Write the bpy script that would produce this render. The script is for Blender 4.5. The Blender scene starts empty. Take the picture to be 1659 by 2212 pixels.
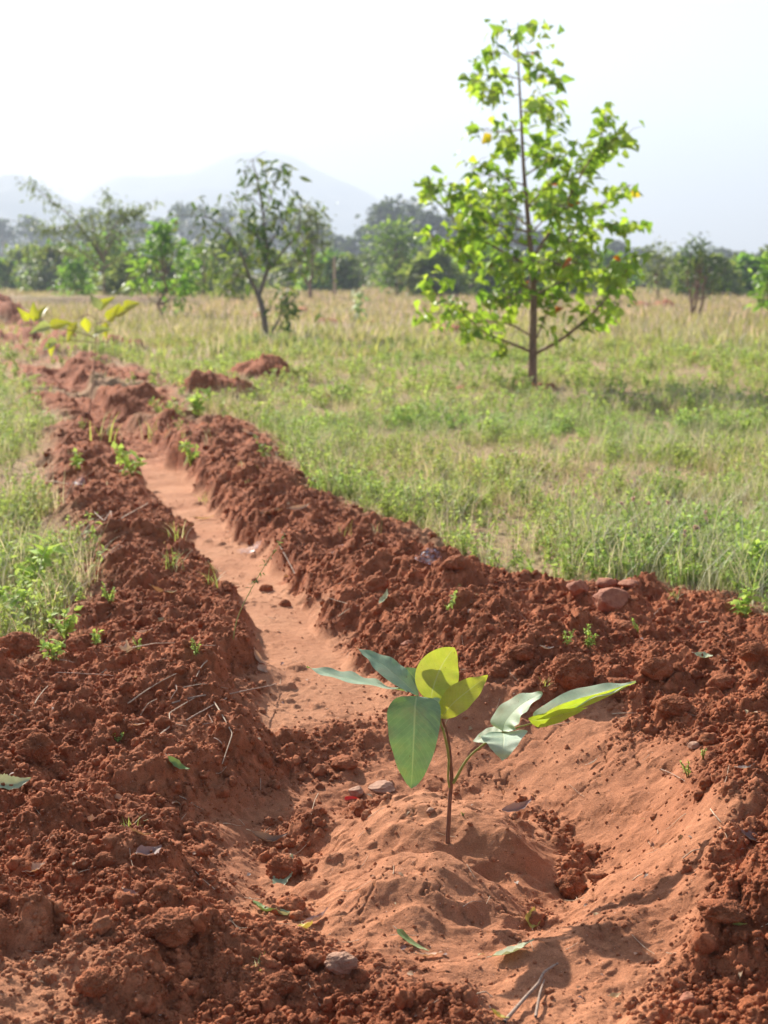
import bpy, math, random
import numpy as np
C = bpy.context.scene.collection
S = bpy.context.scene
R = math.radians
rng = np.random.default_rng(7)
random.seed(7)

# ---------------------------------------------------------------- camera, sky, sun, exposure
PITCH = 9.53
CAMZ = 1.0
cam_d = bpy.data.cameras.new('camera'); cam = bpy.data.objects.new('camera', cam_d); C.objects.link(cam)
cam.location = (0, 0, CAMZ); cam.rotation_euler = (R(90 - PITCH), 0, 0)
cam_d.sensor_fit = 'VERTICAL'; cam_d.sensor_height = 36; cam_d.sensor_width = 27; cam_d.lens = 50.0
cam_d.clip_start = 0.05; cam_d.clip_end = 20000
cam_d.dof.use_dof = True; cam_d.dof.focus_distance = 2.62; cam_d.dof.aperture_fstop = 6.3
S.camera = cam
SUN_EL, SUN_AZ = 32.5, 31.0      # azimuth: degrees left of the viewing direction
w = bpy.data.worlds.new('World'); S.world = w; w.use_nodes = True
nt = w.node_tree; nt.nodes.clear()
sky = nt.nodes.new('ShaderNodeTexSky'); sky.sky_type = 'NISHITA'; sky.sun_disc = False
sky.sun_elevation = R(SUN_EL); sky.sun_rotation = R(-SUN_AZ); sky.air_density = 1.0; sky.dust_density = 1.0; sky.ozone_density = 1.0
bg = nt.nodes.new('ShaderNodeBackground'); bg.inputs[1].default_value = 0.05
wo = nt.nodes.new('ShaderNodeOutputWorld'); nt.links.new(sky.outputs[0], bg.inputs[0]); nt.links.new(bg.outputs[0], wo.inputs[0])
sl = bpy.data.lights.new('sun', 'SUN'); sl.energy = 5.0; sl.angle = R(0.5); sl.color = (1.0, .93, .82)
sun = bpy.data.objects.new('sun', sl); C.objects.link(sun)
sun.rotation_euler = (R(90 - SUN_EL), 0, R(180 + SUN_AZ))   # checked: light comes from front left
from mathutils import Vector
_sd = Vector((-math.sin(R(SUN_AZ)) * math.cos(R(SUN_EL)), math.cos(R(SUN_AZ)) * math.cos(R(SUN_EL)), math.sin(R(SUN_EL))))
sun.rotation_euler = _sd.to_track_quat('Z', 'Y').to_euler()
S.view_settings.view_transform = 'Standard'; S.view_settings.look = 'None'
S.view_settings.exposure = 1.8; S.view_settings.gamma = 1.0; S.view_settings.use_curve_mapping = False
S.cycles.use_denoising = True
S.cycles.max_bounces = 7; S.cycles.diffuse_bounces = 3; S.cycles.glossy_bounces = 2; S.cycles.transmission_bounces = 4
S.cycles.transparent_max_bounces = 8; S.cycles.volume_bounces = 0
S.cycles.use_adaptive_sampling = True; S.cycles.adaptive_threshold = 0.015
S.cycles.sample_clamp_indirect = 6

# ---------------------------------------------------------------- pixel (1659 x 2212 view of the photo) -> place
FPX = 3072.0
_sp, _cp = math.sin(R(PITCH)), math.cos(R(PITCH))
def ray(px, py):
    X = (px - 829.5) / FPX; Y = (1106 - py) / FPX
    return np.array([X, _cp + Y * _sp, -_sp + Y * _cp])
def on(px, py, z=0.0):
    d = ray(px, py); t = (z - CAMZ) / d[2]
    return np.array([d[0] * t, d[1] * t, z])
def at(px, py, y):
    d = ray(px, py); t = y / d[1]
    return np.array([d[0] * t, y, CAMZ + d[2] * t])

# ---------------------------------------------------------------- numpy noise
def _h(ix, iy, seed):
    n = (ix.astype(np.int64) * 374761393 + iy.astype(np.int64) * 668265263 + seed * 1442695041) & 0xffffffff
    n = ((n ^ (n >> 13)) * 1274126177) & 0xffffffff
    n = n ^ (n >> 16)
    return n
def _r(ix, iy, seed):
    return (_h(ix, iy, seed) & 0xffffff) / float(0x1000000)
def perlin(x, y, seed=0):
    ix = np.floor(x); iy = np.floor(y); fx = x - ix; fy = y - iy
    ux = fx * fx * fx * (fx * (fx * 6 - 15) + 10); uy = fy * fy * fy * (fy * (fy * 6 - 15) + 10)
    def g(a, b):
        t = _r(ix + a, iy + b, seed) * 6.2831853
        return np.cos(t) * (fx - a) + np.sin(t) * (fy - b)
    a = g(0, 0) + ux * (g(1, 0) - g(0, 0)); b = g(0, 1) + ux * (g(1, 1) - g(0, 1))
    return (a + uy * (b - a)) * 1.5
def fbm(x, y, seed=0, octv=4):
    s = 0; a = 1
    for k in range(octv):
        s = s + a * perlin(x, y, seed + 17 * k); x = x * 2.03 + 5.1; y = y * 2.03 - 3.7; a *= .5
    return s
def domes(x, y, seed, prob=1.0):
    """rounded lumps, one per jittered cell, height 0..1 in units of the cell size"""
    ix = np.floor(x); iy = np.floor(y); out = np.zeros_like(x)
    for a in (-1, 0, 1):
        for b in (-1, 0, 1):
            cx = ix + a; cy = iy + b
            r1 = _r(cx, cy, seed); r2 = _r(cx, cy, seed + 1); r3 = _r(cx, cy, seed + 2); r4 = _r(cx, cy, seed + 3)
            dx = x - (cx + r1); dy = y - (cy + r2)
            rad = .28 + .5 * r3 * r3
            q = r4 * 3.14; c, s_ = np.cos(q), np.sin(q)
            e = ((dx * c + dy * s_) ** 2 + ((-dx * s_ + dy * c) * 1.35) ** 2) / (rad * rad)
            h = np.sqrt(np.clip(1 - e, 0, 1)) * rad * (r4 < prob)
            out = np.maximum(out, h)
    return out
def sstep(a, b, v):
    t = np.clip((v - a) / (b - a), 0, 1); return t * t * (3 - 2 * t)

# ---------------------------------------------------------------- mesh helpers
def mk(name, V, F, mat, parent=None, col=None, uv=None, smooth=True, attrs=None):
    """F: array (n,3) or (n,4), or a list of such arrays"""
    V = np.asarray(V, dtype=np.float32)
    if not isinstance(F, list): F = [F]
    F = [np.asarray(f, dtype=np.int32) for f in F if len(f)]
    loops = np.concatenate([f.ravel() for f in F]); tot = np.concatenate([np.full(len(f), f.shape[1], np.int32) for f in F])
    me = bpy.data.meshes.new(name); me.vertices.add(len(V)); me.vertices.foreach_set('co', V.ravel())
    me.loops.add(len(loops)); me.loops.foreach_set('vertex_index', loops)
    me.polygons.add(len(tot)); st = np.concatenate([[0], np.cumsum(tot)[:-1]]).astype(np.int32)
    me.polygons.foreach_set('loop_start', st); me.polygons.foreach_set('loop_total', tot)
    me.polygons.foreach_set('use_smooth', np.full(len(tot), smooth))
    if uv is not None:
        l = me.uv_layers.new(name='UVMap'); l.data.foreach_set('uv', np.asarray(uv, np.float32)[loops].ravel())
    if col is not None:
        a = me.attributes.new('Col', 'FLOAT_COLOR', 'POINT')
        c = np.ones((len(V), 4), np.float32); c[:, :3] = col; a.data.foreach_set('color', c.ravel())
    for k, v in (attrs or {}).items():
        a = me.attributes.new(k, 'FLOAT', 'POINT'); a.data.foreach_set('value', np.asarray(v, np.float32))
    me.update(); me.validate()
    if mat: me.materials.append(mat)
    o = bpy.data.objects.new(name, me); C.objects.link(o)
    if parent: o.parent = parent
    return o
def tag(o, label=None, cat=None, group=None, kind=None):
    if label: o['label'] = label
    if cat: o['category'] = cat
    if group: o['group'] = group
    if kind: o['kind'] = kind
    return o
def empty(name, loc=(0, 0, 0)):
    o = bpy.data.objects.new(name, None); C.objects.link(o); o.location = tuple(float(v) for v in loc); o.empty_display_size = .05
    return o
class Acc:
    """collects pieces into one mesh"""
    def __init__(s): s.V = []; s.Q = []; s.T = []; s.c = []; s.u = []; s.n = 0
    def add(s, V, F, col=None, uv=None):
        V = np.asarray(V, float); F = np.asarray(F)
        if F.shape[1] == 4: s.Q.append(F + s.n)
        else: s.T.append(F + s.n)
        s.V.append(V); s.n += len(V)
        c = np.ones((len(V), 3)) if col is None else np.broadcast_to(np.asarray(col, float), (len(V), 3))
        s.c.append(c); s.u.append(np.zeros((len(V), 2)) if uv is None else uv)
    def build(s, name, mat, parent=None, smooth=True):
        F = []
        if s.Q: F.append(np.concatenate(s.Q))
        if s.T: F.append(np.concatenate(s.T))
        return mk(name, np.concatenate(s.V), F, mat, parent, np.concatenate(s.c), np.concatenate(s.u), smooth)
def nrm(v):
    v = np.asarray(v, float); return v / (np.linalg.norm(v, axis=-1, keepdims=True) + 1e-12)
def smooth_path(P, n=4):
    P = np.asarray(P, float)
    if len(P) < 3: return P
    out = []
    Q = np.vstack([2 * P[0] - P[1], P, 2 * P[-1] - P[-2]])
    for i in range(1, len(Q) - 2):
        for k in range(n):
            t = k / n
            out.append(.5 * ((2 * Q[i]) + (-Q[i - 1] + Q[i + 1]) * t + (2 * Q[i - 1] - 5 * Q[i] + 4 * Q[i + 1] - Q[i + 2]) * t * t + (-Q[i - 1] + 3 * Q[i] - 3 * Q[i + 1] + Q[i + 2]) * t ** 3))
    out.append(P[-1]); return np.array(out)
def tube(P, r0, r1=None, n=6, rad=None):
    P = np.asarray(P, float); m = len(P)
    rad = np.linspace(r0, r1 if r1 is not None else r0, m) if rad is None else np.interp(np.linspace(0, 1, m), np.linspace(0, 1, len(rad)), rad)
    T = nrm(np.gradient(P, axis=0)); up = np.array([0.13, .31, .94]) if abs(T[0][2]) < .8 else np.array([.9, .3, .1])
    A = nrm(np.cross(T, up)); B = np.cross(T, A)
    th = np.arange(n) * 2 * np.pi / n
    V = P[:, None, :] + rad[:, None, None] * (np.cos(th)[None, :, None] * A[:, None, :] + np.sin(th)[None, :, None] * B[:, None, :])
    i = np.arange(m - 1)[:, None] * n; j = np.arange(n)[None, :]; k = (j + 1) % n
    F = np.stack([i + j, i + k, i + n + k, i + n + j], -1).reshape(-1, 4)
    return V.reshape(-1, 3), F
def leaf_tpl(nl=8, nw=4, kind='ovate', fold=.25, droop=.2, wave=.0, width=.5):
    """unit-length leaf along +Y, across X, face up +Z"""
    t = np.linspace(0, 1, nl + 1); s = np.linspace(-1, 1, nw + 1)
    if kind == 'ovate': w_ = np.sin(np.pi * np.clip(t, 0, 1) ** .85) ** .75
    elif kind == 'heart': w_ = np.where(t < .25, np.sqrt(np.clip(t / .25, 0, 1)) * .97 + .03, (1 - (t - .25) / .75) ** .8 * (1 - .18 * np.sin((t - .25) / .75 * np.pi)))
    elif kind == 'lance': w_ = np.sin(np.pi * t ** .8) ** 1.15
    elif kind == 'blade': w_ = (1 - t) ** .6 * (.6 + .4 * np.minimum(1, t * 5))
    w_ = w_ * width * .5; w_[-1] = .004
    X = w_[:, None] * s[None, :]; Y = np.repeat(t[:, None], nw + 1, 1)
    if kind == 'heart': Y = Y - .13 * np.abs(s)[None, :] ** 1.0 * np.clip(1 - t * 3.2, 0, 1)[:, None]
    Z = np.abs(X) * fold - droop * Y ** 2 + wave * np.sin(t * 19)[:, None] * (np.abs(s)[None, :] ** 2) * width * .5
    V = np.stack([X, Y, Z], -1).reshape(-1, 3)
    i = np.arange(nl)[:, None] * (nw + 1); j = np.arange(nw)[None, :]
    F = np.stack([i + j, i + j + 1, i + nw + 2 + j, i + nw + 1 + j], -1).reshape(-1, 4)
    UV = np.stack([np.repeat((s[None, :] * .5 + .5), nl + 1, 0), Y], -1).reshape(-1, 2)
    return V, F, UV
def frames(D, N):
    """rotation matrices whose columns are x,y(=D),z(~N)"""
    D = nrm(D); X = nrm(np.cross(D, N)); Z = np.cross(X, D)
    return np.stack([X, D, Z], -1)
def instance(tV, tF, P, M, Sc, tuv=None, tcol=None, icol=None):
    """copies of a template: P (n,3), M (n,3,3), Sc (n,) or (n,3)"""
    n = len(P); Sc = np.asarray(Sc, float)
    if Sc.ndim == 1: Sc = np.repeat(Sc[:, None], 3, 1)
    V = np.einsum('nij,nvj->nvi', M, tV[None] * Sc[:, None, :]) + P[:, None, :]
    F = (tF[None] + (np.arange(n) * len(tV))[:, None, None]).reshape(-1, tF.shape[1])
    col = None
    if icol is not None:
        tc = np.ones((len(tV), 3)) if tcol is None else tcol
        col = (tc[None] * icol[:, None, :]).reshape(-1, 3)
    uv = None if tuv is None else np.tile(tuv, (n, 1))
    return V.reshape(-1, 3), F, col, uv
def rotz(a):
    c, s = np.cos(a), np.sin(a); z = np.zeros_like(c); o = np.ones_like(c)
    return np.stack([np.stack([c, -s, z], -1), np.stack([s, c, z], -1), np.stack([z, z, o], -1)], -2)
def ico(sub):
    import bmesh
    b = bmesh.new(); bmesh.ops.create_icosphere(b, subdivisions=sub, radius=1)
    V = np.array([v.co[:] for v in b.verts]); F = np.array([[v.index for v in f.verts] for f in b.faces]); b.free()
    return V, F
def noise3(V, f, seed):
    return (perlin(V[:, 0] * f + seed, V[:, 1] * f + V[:, 2] * f * .7, seed) + perlin(V[:, 1] * f - seed, V[:, 2] * f + V[:, 0] * f * .6, seed + 5) + perlin(V[:, 2] * f, V[:, 0] * f - V[:, 1] * f * .5, seed + 9)) / 2
# ---------------------------------------------------------------- materials
def newmat(name):
    m = bpy.data.materials.new(name); m.use_nodes = True; t = m.node_tree
    return m, t, t.nodes['Principled BSDF'], t.nodes['Material Output']
def node(t, kind, **kw):
    n = t.nodes.new(kind)
    for k, v in kw.items(): setattr(n, k, v)
    return n
def ramp(t, fac, stops):
    r = node(t, 'ShaderNodeValToRGB'); e = r.color_ramp.elements
    while len(e) < len(stops): e.new(.5)
    for i, (p, c) in enumerate(stops):
        e[i].position = p; e[i].color = (*c, 1) if len(c) == 3 else c
    t.links.new(fac, r.inputs[0]); return r.outputs[0]
def tex(t, scale, detail=4, rough=.55, kind='ShaderNodeTexNoise', vec=None):
    n = node(t, kind); n.inputs['Scale'].default_value = scale
    if kind == 'ShaderNodeTexNoise': n.inputs['Detail'].default_value = detail; n.inputs['Roughness'].default_value = rough
    t.links.new(vec, n.inputs['Vector'])
    return n
def mixc(t, a, b, f, mode='MIX'):
    m = node(t, 'ShaderNodeMix', data_type='RGBA', blend_type=mode)
    for s, v in ((0, f), (6, a), (7, b)):
        if hasattr(v, 'is_linked') or hasattr(v, 'links'): t.links.new(v, m.inputs[s])
        else: m.inputs[s].default_value = v if s == 0 else (*v, 1)
    return m.outputs[2]
def math_(t, op, a, b=0.0):
    m = node(t, 'ShaderNodeMath', operation=op)
    for i, v in enumerate((a, b)):
        if hasattr(v, 'links'): t.links.new(v, m.inputs[i])
        else: m.inputs[i].default_value = v
    return m.outputs[0]

def soil_mat(ground):
    m, t, p, out = newmat('red_soil' if ground else 'soil_clods')
    tc = node(t, 'ShaderNodeTexCoord'); geo = node(t, 'ShaderNodeNewGeometry'); v = geo.outputs['Position']
    big = tex(t, 3.0, 5, .6, vec=v).outputs[0]; mid = tex(t, 28, 5, .65, vec=v).outputs[0]; fine = tex(t, 420, 3, .7, vec=v).outputs[0]
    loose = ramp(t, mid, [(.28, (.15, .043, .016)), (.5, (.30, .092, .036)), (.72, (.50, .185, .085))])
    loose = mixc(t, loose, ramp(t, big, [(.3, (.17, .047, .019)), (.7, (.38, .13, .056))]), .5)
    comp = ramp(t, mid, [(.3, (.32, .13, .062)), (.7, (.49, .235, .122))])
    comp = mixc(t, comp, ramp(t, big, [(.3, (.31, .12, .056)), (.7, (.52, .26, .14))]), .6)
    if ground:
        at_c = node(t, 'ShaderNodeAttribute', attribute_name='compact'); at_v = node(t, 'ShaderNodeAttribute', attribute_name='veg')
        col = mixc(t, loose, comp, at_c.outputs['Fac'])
    else:
        at_v = None
        col = mixc(t, loose, comp, .06)
    cel = tex(t, 42, kind='ShaderNodeTexVoronoi', vec=v); se_ = node(t, 'ShaderNodeSeparateColor'); t.links.new(cel.outputs['Color'], se_.inputs[0])
    col = mixc(t, col, ramp(t, se_.outputs[0], [(0, (.80, .78, .76)), (.6, (1, 1, 1)), (1, (1.28, 1.32, 1.36))]), 1.0 if not ground else math_(t, 'SUBTRACT', 1.0, at_c.outputs['Fac']), 'MULTIPLY')
    grit = ramp(t, fine, [(.35, (.72, .70, .70)), (.5, (1, 1, 1)), (.68, (1.25, 1.22, 1.2))])
    col = mixc(t, col, grit, 1.0, 'MULTIPLY')
    vor = tex(t, 260, kind='ShaderNodeTexVoronoi', vec=v)           # pale quartz grains
    spk = math_(t, 'LESS_THAN', vor.outputs['Distance'], .13)
    rnd = math_(t, 'GREATER_THAN', node(t, 'ShaderNodeSeparateColor').outputs[0], .5)
    sc = t.nodes[-1]
    sep = node(t, 'ShaderNodeSeparateColor'); t.links.new(vor.outputs['Color'], sep.inputs[0])
    rnd = math_(t, 'GREATER_THAN', sep.outputs[0], .93)
    f = math_(t, 'MULTIPLY', spk, rnd)
    col = mixc(t, col, (.66, .50, .42), f)
    if at_v:
        fld = ramp(t, tex(t, 1.3, 6, .7, vec=v).outputs[0], [(.3, (.20, .17, .08)), (.45, (.30, .22, .12)), (.56, (.34, .22, .13)), (.75, (.38, .21, .125))])
        fine2 = ramp(t, tex(t, 45, 4, .7, vec=v).outputs[0], [(.3, (.55, .55, .5)), (.7, (1.35, 1.3, 1.25))])
        fld = mixc(t, fld, fine2, 1.0, 'MULTIPLY')
        col = mixc(t, col, fld, at_v.outputs['Fac'])
    t.links.new(col, p.inputs['Base Color']); p.inputs['Roughness'].default_value = .93; p.inputs['Specular IOR Level'].default_value = .2
    b1 = node(t, 'ShaderNodeBump'); b1.inputs['Distance'].default_value = .0022; b1.inputs['Strength'].default_value = .8
    hh = math_(t, 'ADD', tex(t, 330, 3, .7, vec=v).outputs[0], math_(t, 'MULTIPLY', tex(t, 95, 4, .7, vec=v).outputs[0], 1.6))
    t.links.new(hh, b1.inputs['Height']); t.links.new(b1.outputs[0], p.inputs['Normal'])
    return m
M = {}
M['ground'] = soil_mat(True); M['soil'] = soil_mat(False)

def foliage(name, trans=.45, tint=(1.35, 1.25, .45), rough=.45, spec=.4, mult=(1, 1, 1), vein=False):
    """leaf colour comes from the Col attribute; light also passes through the blade"""
    m, t, p, out = newmat(name)
    a = node(t, 'ShaderNodeAttribute', attribute_name='Col'); col = mixc(t, a.outputs['Color'], mult, 1.0, 'MULTIPLY')
    if vein:
        uv = node(t, 'ShaderNodeUVMap'); sp = node(t, 'ShaderNodeSeparateXYZ'); t.links.new(uv.outputs[0], sp.inputs[0])
        d = math_(t, 'ABSOLUTE', math_(t, 'SUBTRACT', sp.outputs[0], .5))
        rib = ramp(t, d, [(0, (1, 1, 1)), (.012, (1, 1, 1)), (.024, (0, 0, 0))])
        ph = math_(t, 'SINE', math_(t, 'MULTIPLY', math_(t, 'SUBTRACT', sp.outputs[1], math_(t, 'MULTIPLY', d, .42)), 105))
        sv = ramp(t, ph, [(.93, (0, 0, 0)), (1.0, (.48, .48, .48))])
        vv = math_(t, 'MAXIMUM', rib, sv)
        geo = node(t, 'ShaderNodeNewGeometry')
        mott = ramp(t, tex(t, 60, 5, .6, vec=geo.outputs['Position']).outputs[0], [(.3, (.85, .86, .85)), (.7, (1.12, 1.1, 1.1))])
        col = mixc(t, col, mott, 1.0, 'MULTIPLY')
        col = mixc(t, col, mixc(t, col, (.42, .50, .30), .55), vv)
        dust = ramp(t, tex(t, 22, 6, .7, vec=geo.outputs['Position']).outputs[0], [(.45, (0, 0, 0)), (.75, (.35, .35, .35))]); col = mixc(t, col, (.42, .27, .17), dust)
        spots = tex(t, 190, 2, .5, vec=geo.outputs['Position']).outputs[0]
        sr = ramp(t, spots, [(.72, (0, 0, 0)), (.76, (1, 1, 1))])
        col = mixc(t, col, (.16, .10, .04), math_(t, 'MULTIPLY', sr, .7))
        b = node(t, 'ShaderNodeBump'); b.inputs['Distance'].default_value = .0006; b.inputs['Strength'].default_value = .6
        t.links.new(math_(t, 'MULTIPLY', vv, -1.0), b.inputs['Height']); t.links.new(b.outputs[0], p.inputs['Normal'])
    t.links.new(col, p.inputs['Base Color']); p.inputs['Roughness'].default_value = rough; p.inputs['Specular IOR Level'].default_value = spec
    tr = node(t, 'ShaderNodeBsdfTranslucent'); t.links.new(mixc(t, col, tint, 1.0, 'MULTIPLY'), tr.inputs[0])
    mx = node(t, 'ShaderNodeMixShader'); mx.inputs[0].default_value = trans
    t.links.new(p.outputs[0], mx.inputs[1]); t.links.new(tr.outputs[0], mx.inputs[2]); t.links.new(mx.outputs[0], out.inputs[0])
    return m
M['leaf'] = foliage('tree_leaf', .52, (1.35, 1.35, .6)); M['leaf_dark'] = foliage('dark_leaf', .3, (1.3, 1.3, .5), .55, .3)
M['grass'] = foliage('grass_blade', .42, (1.15, 1.1, .75), .6, .15)
M['litter'] = foliage('fallen_leaf', .25, (1.2, 1.0, .7), .6, .3, vein=True)
M['waxy'] = foliage('waxy_leaf', .22, (1.3, 1.5, .35), .55, .32, vein=True)
M['young'] = foliage('young_leaf', .5, (1.25, 1.2, .5), .45, .35, vein=True)

def bark(name, c1, c2, scale=60):
    m, t, p, out = newmat(name); geo = node(t, 'ShaderNodeNewGeometry')
    mp = node(t, 'ShaderNodeMapping'); mp.inputs['Scale'].default_value = (1, 1, .25); t.links.new(geo.outputs['Position'], mp.inputs[0])
    n = tex(t, scale, 5, .65, vec=mp.outputs[0]).outputs[0]
    t.links.new(ramp(t, n, [(.32, c1), (.68, c2)]), p.inputs['Base Color']); p.inputs['Roughness'].default_value = .85
    b = node(t, 'ShaderNodeBump'); b.inputs['Distance'].default_value = .15 / scale; t.links.new(n, b.inputs['Height']); t.links.new(b.outputs[0], p.inputs['Normal'])
    return m
M['bark'] = bark('brown_bark', (.13, .075, .05), (.33, .21, .15), 40)
M['bark_grey'] = bark('grey_bark', (.09, .075, .065), (.27, .23, .20), 30)
M['stem_red'] = bark('sapling_stem', (.13, .045, .025), (.26, .12, .06), 300)
M['stem_green'] = bark('green_stem', (.19, .20, .04), (.32, .30, .08), 250)
M['straw'] = bark('dry_straw', (.34, .22, .13), (.62, .48, .34), 200)
M['twig'] = bark('dry_twig', (.20, .12, .08), (.42, .30, .22), 200)
M['rock'] = bark('grey_brown_rock', (.27, .125, .07), (.42, .235, .15), 90)
M['redrock'] = bark('red_rock', (.24, .07, .033), (.40, .15, .072), 70)
m, t, p, out = newmat('red_plastic'); p.inputs['Base Color'].default_value = (.75, .03, .02, 1); p.inputs['Roughness'].default_value = .3; M['plastic'] = m
m, t, p, out = newmat('spider_silk'); p.inputs['Base Color'].default_value = (.60, .62, .75, 1); p.inputs['Roughness'].default_value = .35
geo = node(t, 'ShaderNodeNewGeometry')
a = ramp(t, tex(t, 110, 5, .7, vec=geo.outputs['Position']).outputs[0], [(.45, (.0, .0, .0)), (.68, (.45, .45, .45))]); t.links.new(a, p.inputs['Alpha']); M['silk'] = m
m, t, p, out = newmat('hill_rock')
geo = node(t, 'ShaderNodeNewGeometry')
t.links.new(ramp(t, tex(t, .012, 6, .6, vec=geo.outputs['Position']).outputs[0], [(.35, (.05, .075, .04)), (.7, (.15, .13, .08))]), p.inputs['Base Color']); p.inputs['Roughness'].default_value = .95; M['hill'] = m
# ---------------------------------------------------------------- the lie of the land
def pdist(x, y, P, vals):
    """distance to polyline P (m,2) and values interpolated along it"""
    best = np.full(x.shape, 1e9); out = [np.zeros(x.shape) for _ in range(vals.shape[1])]
    for i in range(len(P) - 1):
        a = P[i]; b = P[i + 1]; ab = b - a; L = (ab ** 2).sum()
        t = np.clip(((x - a[0]) * ab[0] + (y - a[1]) * ab[1]) / L, 0, 1)
        d = np.hypot(x - a[0] - t * ab[0], y - a[1] - t * ab[1]); k = d < best
        best = np.where(k, d, best)
        for c in range(vals.shape[1]): out[c] = np.where(k, vals[i, c] + t * (vals[i + 1, c] - vals[i, c]), out[c])
    return best, out
def psdf(x, y, P):
    """signed distance to polygon, negative inside"""
    best = np.full(x.shape, 1e9); ins = np.zeros(x.shape, bool); n = len(P)
    for i in range(n):
        a = P[i]; b = P[(i + 1) % n]; ab = b - a; t = np.clip(((x - a[0]) * ab[0] + (y - a[1]) * ab[1]) / ((ab ** 2).sum() + 1e-12), 0, 1)
        best = np.minimum(best, np.hypot(x - a[0] - t * ab[0], y - a[1] - t * ab[1]))
        if a[1] != b[1]:
            c = (a[1] > y) != (b[1] > y); ins ^= c & (x < (b[0] - a[0]) * (y - a[1]) / (b[1] - a[1]) + a[0])
    return np.where(ins, -best, best)
def W(lst, z=0.0): return np.array([on(a, b, z)[:2] for a, b in lst])
# trench: centre px, centre py, half width m, floor z
TR = [(-120, 690, .12), (20, 745, .11), (90, 790, .10), (165, 860, .10), (240, 930, .09), (300, 985, .10), (378, 1075, .115), (470, 1180, .115), (555, 1280, .12), (640, 1390, .125), (700, 1490, .155), (735, 1590, .19), (760, 1680, .2)]
TRP = W([(a, b) for a, b, _ in TR], -.03); TRV = np.array([[c] for *_, c in TR])
LR = [(60, 800, .2, .05), (120, 900, .2, .07), (170, 960, .22, .11), (185, 1050, .26, .10), (250, 1150, .27, .10), (320, 1270, .28, .10), (400, 1390, .34, .10), (470, 1480, .26, .10), (520, 1535, .17, .085)]
LRP = W([(a, b) for a, b, *_ in LR], .08); LRV = np.array([[c, d] for *_, c, d in LR])
RR = [(170, 790, .2, .06), (270, 850, .28, .15), (350, 905, .25, .10), (450, 960, .36, .13), (560, 1050, .38, .12), (690, 1130, .42, .13), (850, 1220, .42, .13), (1010, 1300, .45, .12), (1200, 1370, .48, .11), (1450, 1420, .5, .10), (1800, 1470, .5, .10), (3000, 1480, .5, .08)]
RRP = W([(a, b) for a, b, *_ in RR], .09); RRV = np.array([[c, d] for *_, c, d in RR])
SOIL = W([(60, 820), (40, 850), (130, 905), (90, 960), (70, 1060), (125, 1130), (170, 1200), (160, 1290), (110, 1365), (20, 1420), (-3000, 1650), (-6000, 6000), (9000, 6000), (5000, 1500), (2100, 1400), (1659, 1335), (1600, 1285), (1400, 1262), (1220, 1258), (1080, 1235), (960, 1180), (830, 1120), (700, 1060), (640, 1010), (600, 950), (560, 910), (400, 880), (340, 800), (250, 775), (150, 740), (0, 690), (-200, 680), (-200, 740), (0, 790)], .03)
HEAPS = [(255, 757, 42, .5), (455, 862, 75, .5), (575, 825, 75, .5), (510, 850, 50, .4), (700, 868, 26, .5), (15, 705, 60, .6), (90, 775, 60, .35), (165, 815, 60, .3), (45, 745, 55, .4), (130, 740, 40, .45), (60, 720, 40, .4), (200, 790, 40, .4), (1150, 842, 60, .04), (575, 738, 60, .05), (-30, 690, 70, .6), (970, 728, 36, .5), (660, 680, 22, .5), (1010, 845, 30, .15), (1180, 850, 45, .15), (1500, 780, 30, .4), (700, 700, 20, .4), (800, 700, 20, .3), (1440, 665, 26, .5), (560, 690, 20, .4), (1380, 668, 30, .4)]
HP = [(on(a, b)[0], on(a, b)[1], c * on(a, b)[1] / FPX, e) for a, b, c, e in HEAPS]
BC = (.10, 2.50)                     # the planting basin
MOUND = [(.115, 2.56, .20, .105), (.06, 2.29, .17, .095), (-.02, 2.42, .13, .07), (.20, 2.38, .11, .05), (-.03, 2.60, .12, .06), (-.11, 2.38, .06, .05), (.02, 2.20, .08, .03), (.25, 2.50, .08, .03)]
RIM = np.array([(.02, 1.90), (.15, 1.95), (.30, 2.0), (.45, 2.12), (.60, 2.32), (.73, 2.6)]); RIMV = np.array([[-.01], [-.02], [-.025], [.0], [.055], [.04]])
SMOOTH = W([(960, 2060), (1100, 2040), (1330, 1960), (1470, 1890), (1500, 2000), (1430, 2120), (1420, 2400), (1000, 2500), (1040, 2200)], 0)
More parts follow.
